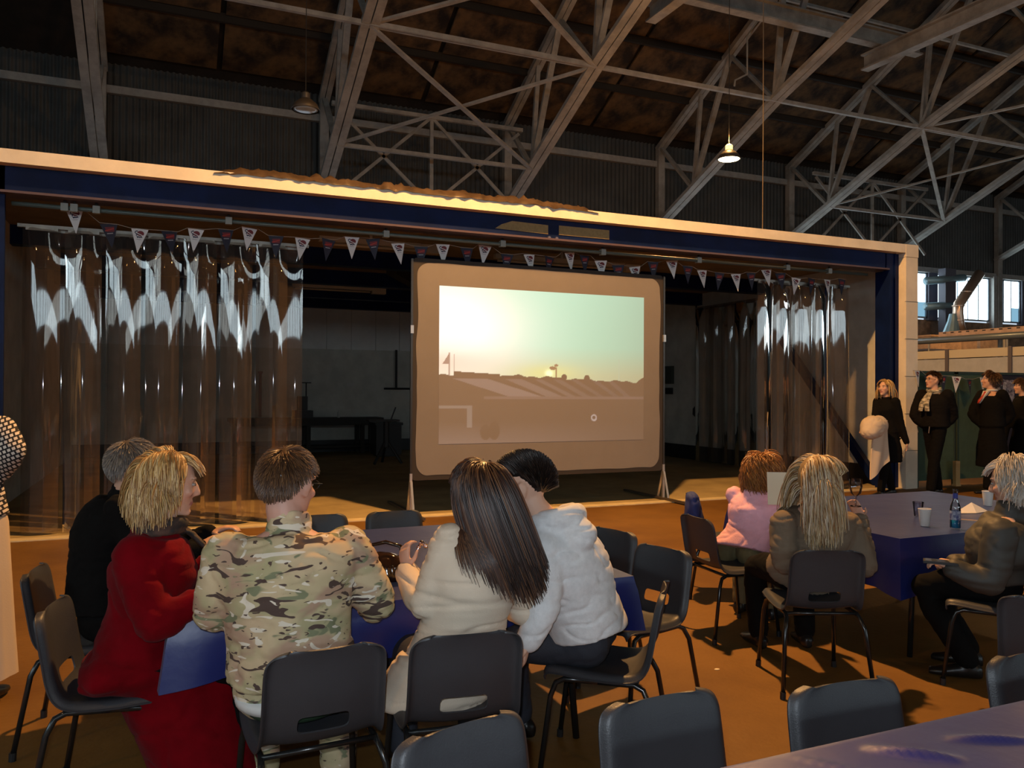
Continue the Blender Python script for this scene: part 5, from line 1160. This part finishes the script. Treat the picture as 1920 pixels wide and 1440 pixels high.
person('standing person with brown hair, white collar and red tie in a long dark coat', stand(dict({k: v for k, v in P_TIE.items() if k not in ('el', 'wl', 'er', 'wr')}, faz=-44, fpitch=5, paz=-60, saz=-74, skin=SK, vox=.010, fl=(0, 0, -1), el=(12.02, 8.33, 1.22), wl=(11.92, 8.47, 1.03), er=(11.72, 8.80, 1.22), wr=(11.82, 8.64, 1.03), bulk=1.1, brow=(.05, .03, .02),
    hair=dict(hb, cols=[(.075, .034, .014), (.12, .055, .022), (.05, .024, .012)], len=.085, lift=.3, vol=.016, grav=.2, seed=23, n=420, fringe=.06)), -46, .08, 1.056),
    [jacket(M_bk, .03, -.12, (.082, .07, .052), .004, collar=.0, name='coat', seed=23, tails=long_coat(.42, .25, .22), vox=.014, cut=.94), shirt_front, trousers(M_bk, rad=(.098, .076, .062)), shoes(M_shoe)])
person('standing person with brown hair cut by the right edge, behind the red tie', stand(dict(P_FOURTH, faz=-50, fpitch=2, paz=-50, saz=-50, skin=SK, vox=.012, fl=(0, 0, -1), bulk=1.05,
    hair=dict(hb, cols=[(.10, .045, .018), (.06, .03, .014)], len=.10, lift=.3, vol=.016, grav=.2, seed=24)), -50, .08),
    [jacket(M_bk, .03, -.12, (.08, .07, .05), .004, collar=.03, name='coat', seed=24, tails=long_coat(.42, .24, .21), vox=.014), trousers(M_bk), shoes(M_shoe)])
def skirt_long(S, t, H, M, hk):
    p = S['pel']; r = S['rp']; f = azv(S['paz']); mb = MB(); n = 40; secs = []
    vs = []; fs = []; zs = [(p.z + .16, .15, .11), (p.z, .185, .14), (.6, .20, .16), (.35, .215, .18), (.13, .23, .20)]
    for (z, a, b) in zs:
        for k in range(n):
            th = 2 * math.pi * k / n; w_ = 1 + .03 * math.sin(th * 9) * (1 if z < .7 else .2); q = V((p.x, p.y, z)) + r * a * w_ * math.cos(th) + f * b * w_ * math.sin(th); vs.append(q)
    for j in range(len(zs) - 1):
        for k in range(n): fs.append((j * n + k, j * n + (k + 1) % n, (j + 1) * n + (k + 1) % n, (j + 1) * n + k))
    mb.add(vs, fs); mb.build('long_skirt', M_cream, t, True)
person('standing person in a black-white checked jacket and long cream skirt, left edge', stand(dict(P_CHECK, fem=1, faz=20, paz=15, saz=15, skin=SK2, vox=.010, brow=(.1, .06, .03),
    hair=dict(hb, cols=[(.12, .06, .03), (.2, .1, .05)], len=.2, vol=.014, grav=.35, seed=31, lift=.4)), 15, .05, .93),
    [jacket(checks(), .03, -.20, (.074, .07, .056), .004, collar=.03, name='checked_jacket', seed=31, flare=.045), skirt_long, shoes(M_shoe)])

# ================================================================== carried and table things
t = thing('canvas_bag', 'cream canvas bag bundled over the arm of the blonde person in black', 'bag', (9.47, 8.66, .5))
mb = MB(); mb.ell((0, 0, .56), .20, .15, .17, None, 20, 14); mb.ell((.13, .02, .58), .15, .12, .15, None, 16, 12); mb.ell((-.08, -.02, .5), .14, .13, .12, None, 16, 12)
me = skinned(mb, .014, 3); wrinkle(me, .008, (9, 9, 12), 2); mk('bundle', me, M_cream, t)
def flap():
    n, m = 14, 16; vs = []; fs = []; top = [(-.02, .50), (.26, .66)]; bot = [(-.10, -.22), (.28, .0)]
    for side in (-1, 1):
        for j in range(m + 1):
            v = j / m
            for i in range(n + 1):
                u = i / n; x = lerp(lerp(-.02, -.08, v), lerp(.26, .28, v), u); z = lerp(lerp(.50, .66, u), lerp(-.20, .06, u), v); y = -.03 + side * .012 + .03 * math.sin(u * 7 + v * 3) * .6
                vs.append((x, y, z))
    K = (n + 1) * (m + 1)
    for s in (0, 1):
        for j in range(m):
            for i in range(n): a = s * K + j * (n + 1) + i; fs.append((a, a + 1, a + n + 2, a + n + 1) if s else (a, a + n + 1, a + n + 2, a + 1))
    rim = [i for i in range(n + 1)] + [j * (n + 1) + n for j in range(1, m + 1)] + [m * (n + 1) + i for i in range(n - 1, -1, -1)] + [j * (n + 1) for j in range(m - 1, 0, -1)]
    for a, b in zip(rim, rim[1:] + rim[:1]): fs.append((a, b, b + K, a + K))
    mb = MB(); mb.add(vs, fs); return mb
flap().build('hanging_flap', M_cream, t, 50)
t = thing('handbag', 'glossy dark brown handbag lying on the table before the camouflage sleeve', 'handbag', (.86, 3.42, .742), az(30))
mb = MB(); mb.loft([((0, 0, .004), (.10, 0, 0), (0, .06, 0)), ((0, 0, .03), (.125, 0, 0), (0, .08, 0)), ((0, 0, .075), (.12, 0, 0), (0, .07, 0)), ((0, 0, .11), (.085, 0, 0), (0, .04, 0)), ((0, 0, .12), (.04, 0, 0), (0, .02, 0))], 20); me = skinned(mb, .008, 3); wrinkle(me, .006, (14, 14, 10), 2)
mk('bag_body', me, mat('glossy_brown_leather', (.035, .016, .008), .12, coat=.6, var=.3), t); MB().tube([(-.09, .02, .07), (-.07, .05, .14), (0, .06, .155), (.07, .05, .14), (.09, .02, .07)], .009, 8).build('strap', mat('glossy_brown_leather', (.035, .016, .008), .12), t, True)
tag(MB().tube([(0, 0, 0), (.01, .02, .02), (.03, .01, .03), (.04, -.01, .02), (.03, -.02, .03), (.015, 0, .035)], .004, 6).ell((.02, .01, .03), .012, .012, .012).ell((.035, 0, .02), .010, .010, .010).ell((.01, .015, .015), .009, .009, .009).build('bracelet', mat('sparkling_silver', (.85, .75, .85), .12, 1), None, True, (.905, 3.035, .935)), 'sparkling bracelet of beads held up by the woman in beige', 'bracelet')
def cup(x, y, label, k=1.0, m=None):
    t = thing('paper_cup', label, 'cup', (x, y, .741), 0, 'cups on the far table'); m = m or mat('white_paper_cup', (.80, .74, .68), .6)
    MB().lathe([(.026 * k, 0), (.028 * k, .004), (.038 * k, .105 * k), (.036 * k, .105 * k), (.027 * k, .008), (.001, .008)], 24, close=False).build('cup_wall', m, t, 50); MB().lathe([(.0375 * k, .102 * k), (.040 * k, .105 * k), (.0375 * k, .108 * k)], 24, close=False).build('rim', m, t, True); return t
cup(4.33, 3.56, 'white paper cup left of the blue drink bottle'); cup(5.55, 4.03, 'white paper cup beside the white hair', 1.0)
cup(4.62, 3.85, 'clear plastic cup lying behind the paper cup', .9, glass('clear_plastic', (.8, .8, .85), .04))
t = thing('drink_bottle', 'clear glass bottle with bright blue drink on the far table', 'bottle', (4.42, 3.42, .741))
MB().lathe([(.026, .002), (.030, .01), (.030, .115), (.027, .14), (.014, .175), (.013, .225), (.016, .228), (.016, .24), (.0135, .242)], 24, close=False).build('glass', glass('bottle_glass', (.92, .96, 1), .06), t, True)
MB().lathe([(.025, .006), (.028, .012), (.028, .065), (.001, .066)], 20).build('blue_drink', mat('blue_drink', (.005, .22, .42), .08, coat=.5), t, True)
MB().lathe([(.0305, .055), (.0305, .11)], 24, close=False).build('label_band', mat('bottle_label', (.05, .06, .22), .5, vscale=60, col2=(.45, .5, .6)), t, True); MB().lathe([(.0145, .185), (.0140, .215)], 16, close=False).build('neck_label', mat('neck_label', (.03, .05, .30), .5), t, True)
t = thing('napkin', 'crumpled white paper napkin on the far table', 'napkin', (5.12, 3.85, .742)); mb = MB(); mb.add([(-.14, 0, 0), (0, -.05, 0), (.16, -.02, 0), (.05, .06, 0), (.03, .01, .065), (-.09, .01, .02)], [(0, 1, 5), (1, 4, 5), (1, 2, 4), (2, 3, 4), (3, 0, 5), (3, 5, 4), (0, 3, 2, 1)]); mb.build('paper', mat('white_tissue', (.80, .74, .66), .9), t)
tag(MB().bar((-.13, 0, .004), (.13, 0, .004), .012, .006).bar((.10, 0, .006), (.13, 0, .006), .016, .008).build('drink_stirrer', mat('orange_stirrer', (.65, .42, .25), .5), None, False, (4.80, 3.56, .741), (0, 0, -.95)), 'thin orange stirrer lying on the far table', 'stirrer')
t = thing('drinking_glass', 'clear stemmed glass raised to the lips of the blonde person', 'glass', (3.545, 3.36, .985)); MB().lathe([(.004, -.05), (.005, 0), (.028, .02), (.036, .06), (.033, .10)], 20, close=False).build('bowl', glass('drink_glass', (.9, .9, .95), .10), t, True); MB().lathe([(.03, -.055), (.03, -.05), (.004, -.046)], 16).build('foot', glass('drink_glass2', (.9, .9, .95), .10), t, True)
t = thing('paper_sheet', 'folded cream paper booklet held up by the child in pink', 'booklet', (3.70, 4.03, .90), az(60)); 
for (s, a) in ((-1, .5), (1, -.35)):
    mb = MB(); mb.box((0, -.001, -.06), (.15, .001, .15)); o = mb.build('page', mat('cream_paper', (.80, .70, .52), .8), t); o.rotation_euler = (.2, 0, a if s > 0 else math.pi + a)
t = thing('phone', 'dark phone held in the lap of the white-haired person', 'phone', (3.745, 2.985, .672), az(-40)); MB().box((-.04, -.08, 0), (.04, .08, .012)).build('case', M_black, t); MB().box((-.035, -.07, .012), (.035, .07, .014)).build('screen', mat('phone_glass', (.05, .05, .055), .05), t)
t = thing('blue_coat', 'dark blue coat hung over the chair behind the girl', 'coat', (3.98, 5.10, 0), az(120)); mb = MB(); mb.loft([((.10, -.20, .45), (.15, 0, 0), (0, .06, 0)), ((.10, -.22, .60), (.16, 0, 0), (0, .07, 0)), ((.09, -.235, .76), (.15, 0, 0), (0, .045, 0)), ((.09, -.24, .785), (.12, 0, 0), (0, .025, 0))], 18); me = skinned(mb, .012, 3); wrinkle(me, .01, (10, 10, 8), 3); mk('drape', me, mat('navy_coat_fabric', (.02, .035, .16), .8), t)
# pale scuffs and bits of litter on the hall floor
M_lit = mat('pale_litter', (.7, .6, .42), .8); lit = []
for (x, y, lb) in ((2.62, 4.05, 'left of the chair of the child in pink'), (2.86, 3.7, 'nearest the rear legs of the blonde sitter\'s chair'), (2.38, 2.52, 'between the front row and the sideways chair'), (2.3, 5.1, 'behind the two empty chairs at the table end'), (2.75, 6.9, 'before the right leg of the screen')):
    o = MB().lathe([(.001, 0), (.014, .001), (.012, .003), (.001, .004)], 7).build('floor_scrap', M_lit, None, False, (x, y, .001)); o.scale = (rng.uniform(.7, 1.6), rng.uniform(.5, 1), 1); tag(o, 'tiny pale scrap on the floor ' + lb, 'scrap', 'pale scraps on the floor')
